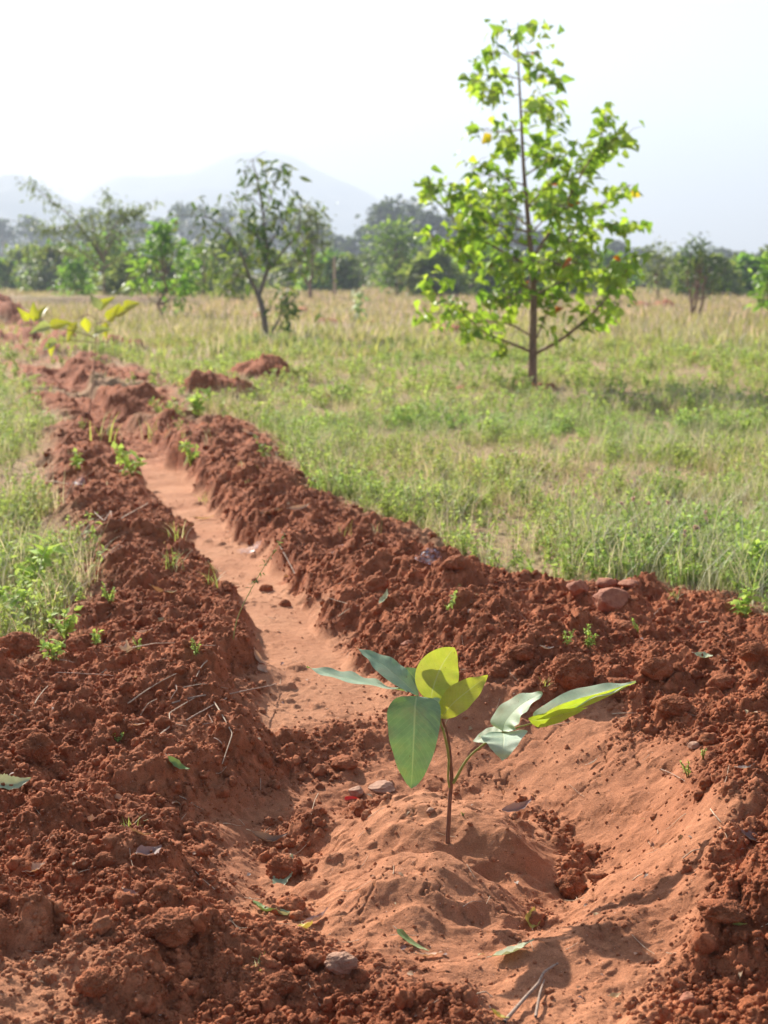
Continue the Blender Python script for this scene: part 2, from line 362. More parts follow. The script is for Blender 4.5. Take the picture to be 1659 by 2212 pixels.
def shape(x, y, fine=True):
    """height, looseness (0 packed .. 1 crumbly), vegetation (0..1)"""
    wx = perlin(x * 3.1, y * 3.1, 3) * .06 + perlin(x * 11, y * 11, 4) * .02; wy = perlin(x * 3.1, y * 3.1, 8) * .06 + perlin(x * 11, y * 11, 9) * .02
    far = np.clip(y / 6, .6, 4)
    xs, ys = x + wx * far, y + wy * far
    sd = psdf(xs, ys, SOIL)
    s = sstep(.10, -.16, sd)
    field = perlin(x * .35, y * .35, 21) * .03 + perlin(x * 1.7, y * 1.7, 22) * .012
    heap = np.zeros_like(x); hm = np.zeros_like(x)
    for hx, hy, hr, hh in HP:
        g = np.exp(-(((xs - hx) / hr) ** 2 + ((ys - hy) / (hr * 1.5)) ** 2)); heap = np.maximum(heap, g * hh * hr * 1.5); hm = np.maximum(hm, sstep(.22, .5, g))
    bund = np.exp(-((y - 45 + perlin(x * .3, x * .1, 5) * 1.5) / .5) ** 2) * sstep(-4, -7, x) * .32
    d1, (w1, h1) = pdist(xs, ys, LRP, LRV); d2, (w2, h2) = pdist(xs, ys, RRP, RRV)
    irr = .70 + 1.0 * perlin(x * 2.2, y * 2.2, 33); r1 = .58 * irr * h1 * sstep(1.15, .1, d1 / w1); r2 = .60 * irr * h2 * (1 + .3 * sstep(9, 14, y)) * sstep(1.15, .1, d2 / w2)
    h = field + heap + bund + s * .035 + np.maximum(r1, r2) * sstep(.05, -.05, sd - .05)
    h = h + .05 * np.exp(-(((x + .95) / .45) ** 2 + ((y - 2.9) / .6) ** 2))          # heaped soil at the left
    h = h + .075 * np.exp(-(((x - .95) / .33) ** 2 + ((y - 2.7) / .8) ** 2))          # and at the right
    h = h + .05 * np.exp(-(((x - .80) / .24) ** 2 + ((y - 2.05) / .25) ** 2))
    dt, (hw,) = pdist(x + wx * .35, y + wy * .35, TRP, TRV)
    hw = hw * (1 + .45 * perlin(x * 2.6, y * 2.6, 36) + .25 * perlin(x * 7, y * 7, 37)); k = sstep(.72, 1.45, dt / hw)
    floor_ = -.022 + perlin(x * 6, y * 6, 30) * .008 + perlin(x * 2, y * 2, 32) * .012
    far_t = sstep(16, 9, y)
    k = 1 - (1 - k) * (.35 + .65 * far_t)
    h = floor_ + (h - floor_) * k
    ax = np.where(x > BC[0], .52, .58); ay = np.where(y > BC[1], .66, .60 - .12 * sstep(.1, .35, x))
    e = np.sqrt(((x + wx * .7 - BC[0]) / ax) ** 2 + ((y + wy * .7 - BC[1]) / ay) ** 2)
    bb = sstep(.42, 1.08, e)
    h = h - .055 * sstep(2.12, 1.85, y) * sstep(-.7, -.1, x) - .02 * sstep(.06, -.06, psdf(xs, ys, SMOOTH))
    bot = -.112 + perlin(x * 7, y * 7, 31) * .008
    h = bot + (h - bot) * bb
    dr_, (rw,) = pdist(x + wx * .5, y + wy * .5, RIM, RIMV); h = h + rw * np.exp(-(dr_ / .10) ** 2)
    md = np.zeros_like(x)
    for mx, my, mr, mh in MOUND:
        md = np.maximum(md, mh * np.exp(-((((x + wx * .5 - mx)) ** 2 + (y + wy * .5 - my) ** 2) / (mr * mr)) ** 1.5)) + .15 * mh * np.exp(-((x - mx) ** 2 + (y - my) ** 2) / (mr * mr))
    h = h + md
    # looseness
    loose = np.maximum(s, hm) * sstep(.80, 1.2, dt / hw + perlin(x * 9, y * 9, 44) * .25)
    loose = loose * (.04 + .96 * sstep(.84, 1.16, e + perlin(x * 5, y * 5, 40) * .16))
    fs = psdf(xs, ys, SMOOTH)
    loose = loose * (1 - .93 * sstep(.05, -.05, fs))
    loose = loose * (1 - .8 * np.exp(-(((x + .50) / .13) ** 2 + ((y - 1.82) / .16) ** 2)))
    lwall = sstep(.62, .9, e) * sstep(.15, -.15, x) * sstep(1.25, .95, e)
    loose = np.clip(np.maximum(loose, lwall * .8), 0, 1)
    moat = sstep(.75, .45, e) * sstep(.05, .015, md)
    loose = np.maximum(loose, .75 * moat * sstep(-.2, .25, perlin(x * 7, y * 7, 64)))
    loose = np.maximum(loose, s * sstep(7.2, 9, y) * .85)
    veg = np.clip(1 - np.maximum(s, hm), 0, 1) * sstep(.6, 1.6, dt / hw)
    h = h + loose * (perlin(x * 4.2, y * 4.2, 50) * .030 + perlin(x * 9, y * 9, 51) * .016)
    # hummocks on the packed mound, cracks in the basin floor
    packed = sstep(1.15, .9, e) * (1 - loose)
    h = h + packed * sstep(.0, .03, md) * (perlin(x * 8, y * 8, 62) * .016 - np.abs(perlin(x * 13, y * 13, 63)) * .014)
    h = h + packed * (perlin(x * 14, y * 14, 60) * .008 + perlin(x * 33, y * 33, 61) * .0025)
    fr = sstep(.06, -.06, fs); h = h + fr * (perlin(x * 8, y * 8, 65) * .012 + perlin(x * 22, y * 22, 66) * .004)
    if fine:
        qx, qy = x + perlin(x * 30, y * 30, 70) * .008 + perlin(x * 90, y * 90, 72) * .0035, y + perlin(x * 30, y * 30, 71) * .008 + perlin(x * 90, y * 90, 73) * .0035
        lz = loose ** .8
        h = h + lz * (domes(qx / .13, qy / .13, 80, .38) * .13 * .42 + domes(qx / .06, qy / .06, 85, .6) * .06 * .5
                      + domes(qx / .028, qy / .028, 90, .7) * .028 * .6 + domes(qx / .0125, qy / .0125, 95) * .0125 * .8)
        h = h + lz * (fbm(x * 45, y * 45, 99, 3) * .0045 - np.abs(perlin(x * 17, y * 17, 98)) * .016)
        pk = 1 - lz
        peb = sstep(.0, .5, perlin(x * 3.3, y * 3.3, 45) + .25)
        h = h + (1 - veg) * pk * (domes(qx / .035, qy / .035, 100, .16) * .035 * .45 * peb + domes(qx / .014, qy / .014, 105, .3) * .014 * .45 * (.35 + .65 * peb) + fbm(x * 50, y * 50, 110, 3) * .0013)
        cr = np.abs(perlin(x * 6.5 + wx * 12, y * 6.5 + wy * 12, 120) + perlin(x * 30, y * 30, 121) * .16 + perlin(x * 80, y * 80, 123) * .05)
        h = h - packed * sstep(.020, .0, cr) * .011 * sstep(-.25, .15, perlin(x * 3, y * 3, 122))
        h = h + veg * (domes(qx / .05, qy / .05, 130, .6) * .05 * .35) * sstep(20, 8, y)
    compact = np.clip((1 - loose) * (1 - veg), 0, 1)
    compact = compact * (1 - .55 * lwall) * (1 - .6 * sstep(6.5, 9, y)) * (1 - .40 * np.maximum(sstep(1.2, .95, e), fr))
    nv = sstep(.1, .5, perlin(x * .8, y * .8, 47) + sstep(9, 20, y) * .3); veg = np.maximum(veg, nv * sstep(8, 10, y) * .8 * (1 - hm))
    return h, loose, veg, compact
def ground_z(x, y):
    return float(shape(np.array([x]), np.array([y]))[0][0])
def drop(px, py, tmin=1.5, tmax=45):
    """where the line of sight through a photo point meets the ground"""
    d = ray(px, py); t = np.exp(np.linspace(np.log(tmin), np.log(tmax), 1600))
    P = d[None] * t[:, None]; P[:, 2] += CAMZ
    h = shape(P[:, 0], P[:, 1])[0]; k = np.argmax(P[:, 2] < h)
    if not (P[:, 2] < h).any(): return on(px, py)
    return np.array([P[k, 0], P[k, 1], h[k]])
def normal_at(x, y, e=.012):
    q = shape(np.array([x - e, x + e, x, x]), np.array([y, y, y - e, y + e]), False)[0]
    return nrm(np.array([-(q[1] - q[0]) / (2 * e), -(q[3] - q[2]) / (2 * e), 1]))

def rows():
    ys = [-79, -30, -15, -7, -3, -1, 0, .4, .6, .75, .85, .93, 1.0]; y = 1.05
    while y < 2850:
        ys.append(y)
        q = .004 if y < 1.35 else .00125 if y < 4.5 else .0017 if y < 7 else .0028 if y < 14 else .007 if y < 60 else .05
        y += y * q
    return np.array(ys)
ys = rows(); NC = 840
core = np.linspace(-1, 1, NC)
outer = np.concatenate([np.linspace(.01, .5, 40), np.array([.55, .62, .72, .85, 1, 1.3, 1.8, 3, 6, 12])])
hw_ = .345 * np.maximum(ys, 1.2) + .28
ow = np.maximum(ys * .25, 1.0) * 1.0
X = np.concatenate([-(hw_[:, None] + ow[:, None] * outer[::-1][None]), core[None] * hw_[:, None], hw_[:, None] + ow[:, None] * outer[None]], 1)
Y = np.repeat(ys[:, None], X.shape[1], 1)
hs = [shape(X[i:i + 100].ravel(), Y[i:i + 100].ravel()) for i in range(0, len(ys), 100)]
hh = np.concatenate([a[0] for a in hs]); lo = np.concatenate([a[1] for a in hs]); ve = np.concatenate([a[2] for a in hs]); co = np.concatenate([a[3] for a in hs])
nr, nc = X.shape
i = np.arange(nr - 1)[:, None] * nc; j = np.arange(nc - 1)[None]
F = np.stack([i + j, i + j + 1, i + nc + j + 1, i + nc + j], -1).reshape(-1, 4)
print('ground verts', nr * nc)
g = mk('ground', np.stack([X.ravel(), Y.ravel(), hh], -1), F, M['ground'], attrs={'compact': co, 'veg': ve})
tag(g, 'red earth ground with trench, dug planting basin and dry field', kind='structure')
del hs, hh, lo, ve, co, F, X, Y

# ---------------------------------------------------------------- loose crumbs of soil lying on it
def lumpy(sub, seed, amp=.28, f=1.6):
    V, F = ico(sub); V = V * (1 + amp * noise3(V, f, seed)[:, None] + amp * .45 * noise3(V, f * 2.7, seed + 3)[:, None]); return V, F
TP = [lumpy(1, 100 + k, .5) for k in range(8)]; TP2 = [lumpy(3, 200 + k, .55, 1.9) for k in range(10)]
def crumbs(n, smin, smax, tpl, y0, y1, power, seed, dens=None):
    r = np.random.default_rng(seed)
    y = np.exp(r.uniform(np.log(y0), np.log(y1), n)); x = r.uniform(-1, 1, n) * (.36 * y + .32)
    h, l, v, c = shape(x, y); keep = r.random(n) < (l * .95 + .045 * (1 - v)); x, y, h, l, c = x[keep], y[keep], h[keep], l[keep], c[keep]
    s = smin + (smax - smin) * r.random(len(x)) ** power; s *= np.where(l < .2, .7, 1.0)
    P = np.stack([x, y, h + s * .15], -1); k = r.integers(0, len(tpl), len(x)); out = []
    for q in range(len(tpl)):
        m_ = k == q; nq = m_.sum()
        a = nrm(r.normal(size=(nq, 3))); b = nrm(r.normal(size=(nq, 3))); Mx = frames(a, b)
        sc = s[m_][:, None] * r.uniform(.7, 1.25, (nq, 3))
        V, F_, _, _ = instance(tpl[q][0], tpl[q][1], P[m_], Mx, sc); out.append((V, F_)); CP.append(np.repeat(np.clip(c[m_] * r.uniform(.5, 1.1, nq), 0, 1), len(tpl[q][0])))
    return out
acc = Acc(); CP = []
for V, F_ in crumbs(190000, .0012, .0055, TP, 1.45, 6.5, 2.2, 11): acc.add(V, F_)
for V, F_ in crumbs(11500, .0045, .0145, TP2, 1.45, 10, 3.0, 12): acc.add(V, F_)
CP = np.concatenate(CP); o = mk('soil_crumbs', np.concatenate(acc.V), np.concatenate(acc.T), M['ground'], attrs={'compact': CP, 'veg': CP * 0}); del CP, acc; tag(o, 'loose crumbs of red soil covering the banks', kind='stuff')
# ---------------------------------------------------------------- hills, far off in the haze
def hill(profile, dist, depth, seed):
    """a solid ridge: crest heights follow a list of (px, py) seen at distance dist, falling away to front and back"""
    px = np.array([a for a, b in profile], float); xs = (px - 829.5) / FPX * dist / _cp
    zs = np.array([at(a, b, dist)[2] for a, b in profile]); n = 260; m = 60
    x = np.linspace(xs[0], xs[-1], n); cz = np.interp(x, xs, zs)
    ker = np.hanning(11); ker /= ker.sum(); cz = np.convolve(np.pad(cz, 5, 'edge'), ker, 'valid')
    s = np.linspace(-1, 1, m); Xg, Sg = np.meshgrid(x, s); Cz = np.repeat(cz[None], m, 0)
    Yg = dist + Sg * depth
    f = np.maximum(0, 1 - np.abs(Sg) ** 1.15)
    ends = sstep(0, .04, (Xg - x[0]) / (x[-1] - x[0])) * sstep(1, .96, (Xg - x[0]) / (x[-1] - x[0]))
    Z = Cz * f * ends * (1 - .0 * f) + (fbm(Xg / 60, Yg / 60, seed, 4) * 7 - 2) * np.minimum(1, (1 - f) * 3 + .25) * ends - 3
    i = np.arange(m - 1)[:, None] * n; j = np.arange(n - 1)[None]
    F = np.stack([i + j, i + j + 1, i + n + j + 1, i + n + j], -1).reshape(-1, 4)
    return np.stack([Xg, Yg, Z], -1).reshape(-1, 3), F
hl = Acc()
for pr, d, dep, sd in [([(-900, 560), (-500, 500), (-250, 430), (-80, 386), (0, 374), (40, 366), (70, 365), (95, 375), (130, 398), (180, 430), (260, 438), (330, 470), (420, 520), (600, 600)], 1500, 330, 1),
                       ([(100, 600), (250, 500), (330, 432), (380, 408), (450, 396), (520, 402), (600, 430), (700, 500), (820, 600)], 1750, 330, 2),
                       ([(0, 600), (150, 470), (230, 400), (290, 370), (350, 378), (430, 368), (490, 340), (540, 322), (590, 318), (640, 330), (690, 358), (760, 392), (810, 418), (850, 446), (960, 520), (1150, 580), (1300, 600)], 2150, 420, 3)]:
    V, F_ = hill(pr, d, dep, sd); hl.add(V, F_)
o = hl.build('hills', M['hill']); tag(o, 'pale hazy hills rising behind the trees at left', kind='structure')

# ---------------------------------------------------------------- trees and shrubs
HEART = leaf_tpl(6, 4, 'heart', .35, .30, .12, .82)
OVATE = leaf_tpl(5, 2, 'ovate', .35, .30, 0, .5)
LANCE = leaf_tpl(5, 2, 'lance', .35, .35, 0, .3)
CLUMP = leaf_tpl(2, 2, 'ovate', .3, .2, 0, .75)
def leaf_cloud(acc, P, tpl, size, cols, seed, droop=.4, out=None, centre=None, jit=.25):
    r = np.random.default_rng(seed); n = len(P)
    D = r.normal(size=(n, 3)); D[:, 2] = D[:, 2] * .5 - droop
    if centre is not None: D = D + nrm(P - centre) * 1.0
    D = nrm(D); N = r.normal(size=(n, 3)) * .6; N[:, 2] += 1.0
    ic = cols[r.integers(0, len(cols), n)] * r.uniform(1 - jit, 1 + jit, (n, 1))
    V, F_, c, uv = instance(tpl[0], tpl[1], P, frames(D, nrm(N)), r.uniform(.6, 1.2, n) * size, tpl[2], None, ic)
    acc.add(V, F_, c, uv)
GREENS = {
    'lime': .02 + np.array([(.20, .32, .035), (.17, .29, .03), (.25, .35, .04), (.13, .24, .03), (.28, .36, .05), (.16, .27, .03), (.22, .33, .04), (.30, .40, .08)]),
    'mid': np.array([(.12, .20, .06), (.15, .24, .07), (.10, .17, .05), (.20, .28, .09)]),
    'dark': np.array([(.045, .085, .022), (.06, .10, .03), (.035, .07, .02), (.09, .14, .03)]),
    'olive': np.array([(.11, .15, .05), (.14, .18, .07), (.09, .12, .04), (.17, .21, .08)]),
    'blue': np.array([(.06, .09, .05), (.08, .11, .06), (.05, .075, .045)]),
    'olive2': np.array([(.17, .23, .07), (.22, .27, .10), (.14, .19, .05), (.26, .30, .12)]),
    'bright': np.array([(.15, .30, .05), (.20, .34, .06), (.11, .22, .04), (.26, .40, .10)]),
}
def branch_path(a, b, sag, r, n=5):
    a = np.asarray(a, float); b = np.asarray(b, float); t = np.linspace(0, 1, n)[:, None]
    P = a + (b - a) * t; P[:, 2] += sag * np.sin(t[:, 0] * np.pi) * np.linalg.norm(b - a)
    P[1:-1] += r.normal(size=(n - 2, 3)) * np.linalg.norm(b - a) * .03
    return P
def shrub(name, label, cat, px, base_py, top_py, width_px, y=None, pal='mid', leaf=.09, nleaf=900, ncl=40, stems=1, mat='leaf', bk='bark', group=None, trunk=.35, seed=1, tpl=None, spread=.13, taper=.35, lean=0.0, rt=None):
    """a tree or shrub: stem(s), limbs to every leaf cluster, and leaves round the clusters"""
    r = np.random.default_rng(seed)
    if y is None: y = on(px, base_py)[1]
    b = at(px, 600, y); b[2] = ground_z(b[0], b[1]) - .02
    H = at(px, top_py, y)[2] - b[2]; Wd = width_px / FPX * y * .5
    root = empty(name, b); tag(root, label, cat, group)
    low = trunk * H
    u = r.random(ncl) ** .8; cz = low + (H - low) * u
    prof = np.sin(np.clip(u * .9 + .12, 0, 1) * np.pi) ** .6 * (1 - taper * u)
    th = r.uniform(0, 2 * np.pi, ncl); rr = Wd * prof * np.sqrt(r.uniform(.05, 1, ncl))
    Cn = np.stack([rr * np.cos(th) + lean * cz, rr * np.sin(th) * .9, cz], -1); Cn[0] = (lean * H, 0, H * .97)
    tr = Acc(); rt = rt or H * .016 + .008
    tops = []
    for s_ in range(stems):
        a0 = np.array([r.normal() * .02 * stems, r.normal() * .02 * stems, 0]); q = r.uniform(0, 6.28)
        tp = np.array([lean * H + (math.cos(q) * Wd * .45 if stems > 1 else 0), (math.sin(q) * Wd * .45 if stems > 1 else 0), H * (.9 if s_ == 0 else r.uniform(.6, .85))])
        P = branch_path(a0, tp, 0, r, 7); tops.append(P); V, F_ = tube(smooth_path(P, 2), rt, rt * .2, 6); tr.add(V, F_)
    for c in Cn:
        P0 = tops[r.integers(0, stems)]; k = np.argmin(np.abs(P0[:, 2] - max(c[2] * .62, low * .55)))
        V, F_ = tube(branch_path(P0[k], c, -.10, r), rt * .38, rt * .08, 4); tr.add(V, F_)
    tr.build('trunk', M[bk], root)
    cr = Acc(); k = r.integers(0, ncl, nleaf); P = Cn[k] + r.normal(size=(nleaf, 3)) * H * spread * np.array([1, 1, .7])
    P[:, 2] = np.maximum(P[:, 2], low * .35)
    leaf_cloud(cr, P, tpl or OVATE, leaf, GREENS[pal], seed + 50, centre=np.array([0, 0, H * .4]))
    cr.build('crown', M[mat], root); return root

# --- the young tree with heart-shaped leaves
TY = 12.55
def T(cx, cy, dy=0.0): return at(829.5 + cx * .5, cy * .5, TY + dy)
tb = T(640, 1690); tz = ground_z(tb[0], TY)
root = empty('young_tree', (tb[0], TY, tz)); tag(root, 'tall young tree with lime green heart-shaped leaves and straight brown trunk in the grass', 'tree')
off = np.array([tb[0], TY, tz])
tk = [T(640, 1710), T(643, 1500), T(645, 1250), T(625, 980), T(605, 750), T(592, 500), T(580, 260), T(578, 95)]; tk[0][2] = tz - .05
a_ = Acc(); V, F_ = tube(smooth_path(tk, 5) - off, 0, n=12, rad=[.042, .036, .029, .022, .016, .011, .007, .003]); a_.add(V, F_)
a_.build('trunk', M['bark'], root)
BR = [  # photo outline of each limb, depth reached at its tip, radius
    ([(635, 1520), (540, 1480), (440, 1440), (350, 1360), (270, 1310)], -.4, .013), ([(632, 1450), (540, 1400), (420, 1385), (300, 1370), (160, 1340)], .5, .010),
    ([(640, 1255), (560, 1205), (470, 1170), (380, 1120), (310, 1060), (170, 1010)], -.2, .012), ([(640, 1150), (500, 1080), (420, 1030), (320, 960), (230, 870), (190, 780)], .4, .012),
    ([(620, 1000), (440, 960), (360, 890), (290, 790)], -.5, .009), ([(605, 800), (540, 780), (440, 750), (370, 700)], .3, .008),
    ([(650, 1530), (760, 1470), (860, 1390), (960, 1290), (1040, 1180), (1090, 1090)], -.5, .016), ([(650, 1275), (740, 1230), (830, 1190), (920, 1180), (1000, 1140)], .5, .011),
    ([(648, 1190), (740, 1090), (790, 1040), (850, 950), (950, 880), (1060, 800)], .3, .013), ([(640, 1120), (740, 960), (800, 850), (860, 740), (930, 620), (960, 490)], -.1, .014),
    ([(652, 1480), (700, 1360), (740, 1250), (790, 1130)], .3, .008), ([(610, 760), (700, 700), (790, 650)], -.3, .007), ([(595, 560), (500, 570), (400, 560)], .2, .006),
    ([(586, 410), (480, 400), (390, 400)], -.2, .005), ([(583, 340), (480, 325), (375, 325)], .2, .005), ([(588, 430), (670, 440), (740, 450)], .2, .005), ([(590, 480), (690, 490), (745, 550)], -.2, .005),
    ([(580, 260), (640, 225), (680, 230)], .1, .004), ([(584, 350), (660, 330), (735, 335)], -.2, .005), ([(580, 270), (500, 225), (440, 250)], .1, .004), ([(578, 180), (540, 130), (515, 140)], .1, .003), ([(578, 150), (620, 100), (655, 130)], 0, .003),
    ([(645, 1300), (560, 1290), (500, 1290), (440, 1300)], -.7, .008), ([(640, 1180), (590, 1130), (520, 1130), (450, 1160)], -.9, .009), ([(640, 1150), (700, 1120), (780, 1150), (860, 1120)], -.9, .009),
    ([(628, 1020), (690, 950), (740, 900), (800, 900)], -.8, .008), ([(625, 980), (560, 930), (500, 900), (430, 860)], .8, .008), ([(640, 1100), (700, 1060), (760, 1060), (900, 1000), (1040, 960)], .7, .010),
    ([(615, 900), (690, 820), (760, 770), (870, 700), (1000, 660)], .4, .009), ([(612, 860), (560, 820), (520, 830), (450, 820)], -.5, .007), ([(618, 900), (690, 860), (760, 850)], .9, .008),
    ([(645, 1330), (620, 1230), (560, 1160)], .9, .007), ([(900, 690), (980, 610), (1060, 580)], -.2, .006), ([(600, 680), (540, 640), (500, 620)], .3, .006), ([(602, 700), (660, 640), (680, 640)], .2, .005),
    ([(850, 1400), (950, 1330), (1030, 1300)], .2, .006), ([(300, 1370), (250, 1300), (200, 1220)], .1, .005), ([(640, 1220), (760, 1180), (840, 1120), (930, 1080)], -.2, .009), ([(640, 1070), (560, 1040), (480, 1010), (330, 1000)], .2, .008),
]
br = Acc(); LP = []
r = np.random.default_rng(5)
for pts, dy, rad in BR:
    n = len(pts); P = smooth_path([T(a, b, dy * (i / (n - 1)) ** 1.0) for i, (a, b) in enumerate(pts)], 4)
    V, F_ = tube(P - off, rad, rad * .25, 6); br.add(V, F_)
    L = np.linalg.norm(np.diff(P, axis=0), axis=1).sum(); m = int(L / .028)
    for t in r.uniform(.28, 1.0, m):
        k = t * (len(P) - 1); i = min(int(k), len(P) - 2); p = P[i] + (P[i + 1] - P[i]) * (k - i)
        tw = p + r.normal(size=3) * np.array([.07, .08, .055]) * (1.15 - .3 * t)
        V, F_ = tube(np.array([p, (p + tw) / 2 + (0, 0, .02), tw]) - off, .003, .0015, 3); br.add(V, F_)
        for q in range(r.integers(1, 4)): LP.append(tw + r.normal(size=3) * .035)
    for q in range(4): LP.append(P[-1] + r.normal(size=3) * .05)
br.build('branches', M['bark'], root)
LP = np.array(LP) - off; LP = LP[LP[:, 2] < tk[-1][2] - off[2] + .02]; print('tree leaves', len(LP))
cr = Acc(); sel = r.random(len(LP)); odd = sel > .994; yel = (sel > .986) & ~odd
D = r.normal(size=(len(LP), 3)); D[:, 2] = D[:, 2] * .45 - .55; D[:, 0] += .25; D = nrm(D); N = r.normal(size=(len(LP), 3)) * .55; N[:, 2] += .8
ic = GREENS['lime'][r.integers(0, 8, len(LP))] * r.uniform(.75, 1.5, (len(LP), 1)); ic[yel] = (.50, .38, .03); ic[odd] = (.45, .13, .03)
V, F_, c, uv = instance(HEART[0], HEART[1], LP, frames(D, nrm(N)), r.uniform(.06, .132, len(LP)), HEART[2], None, ic); cr.add(V, F_, c, uv)
cr.build('crown', M['leaf'], root)

# --- the dark-leaved forked tree
y = on(575, 733)[1]; bx = at(575, 733, y); bz = ground_z(bx[0], y)
def U(px, py, dy=0): return at(px, py, y + dy)
root = empty('forked_tree', (bx[0], y, bz)); tag(root, 'slender forked tree with sparse dark green leaves and curved grey trunk in the field', 'tree'); off = np.array([bx[0], y, bz])
FB = [([(575, 735), (572, 700), (565, 660), (555, 632)], 0, .055, .04), ([(555, 632), (540, 600), (525, 560), (505, 520), (490, 490)], -.3, .03, .008), ([(558, 640), (572, 600), (580, 560), (572, 500), (565, 440), (556, 390), (545, 345)], 0, .038, .006),
      ([(575, 590), (605, 550), (640, 510), (648, 465), (650, 440)], .3, .022, .005), ([(575, 540), (600, 500), (612, 480)], -.3, .015, .004), ([(540, 600), (500, 590), (470, 560), (455, 540)], .3, .015, .004), ([(505, 520), (480, 490), (445, 470), (400, 465)], .2, .012, .004),
      ([(568, 470), (590, 410), (608, 360)], .2, .012, .003), ([(566, 450), (535, 420), (522, 430)], .1, .01, .003), ([(560, 410), (590, 430), (610, 445)], 0, .008, .003), ([(580, 570), (620, 570), (660, 545), (680, 540)], -.2, .014, .004), ([(575, 735), (590, 712), (602, 690), (612, 660), (625, 610)], .15, .025, .008),
      ([(572, 520), (540, 500), (520, 480)], .3, .012, .004), ([(610, 660), (630, 650), (640, 640)], 0, .01, .003), ([(525, 560), (560, 530), (600, 540)], -.5, .012, .004), ([(580, 560), (560, 520), (545, 480)], .5, .012, .004)]
tr = Acc(); br = Acc(); LP = []
for i, (pts, dy, r0, r1) in enumerate(FB):
    n = len(pts); P = smooth_path([U(a, b, dy * k / (n - 1)) for k, (a, b) in enumerate(pts)], 4); (tr if i in (0, 1, 2) else br).add(*tube(P - off, r0, r1, 7))
    if i == 0: continue
    L = np.linalg.norm(np.diff(P, axis=0), axis=1).sum()
    for t in r.uniform(.35, 1, int(L * 17)):
        p = P[min(int(t * len(P)), len(P) - 1)]; tw = p + r.normal(size=3) * np.array([.15, .15, .12]); br.add(*tube(np.array([p, tw]) - off, .005, .002, 3))
        for q in range(3): LP.append(tw + r.normal(size=3) * .08)
for px_, py_ in [(1, 1)]: pass
for k in range(45):
    b = r.uniform(590, 712); a = 622 + (b - 650) * -.1 + r.normal() * 9; LP.append(U(a, b, r.uniform(-.1, .2)))
tr.build('trunk', M['bark_grey'], root); br.build('branches', M['bark_grey'], root)
LP = np.array(LP) - off; LP = LP[LP[:, 2] < U(545, 342)[2] - bz]; cr = Acc(); leaf_cloud(cr, LP, LANCE, .19, np.vstack([GREENS['dark'] * 1.2, GREENS['mid'] * 1.1, GREENS['olive2'] * .8]), 3, .5); cr.build('crown', M['leaf_dark'], root); print('forked', len(LP))

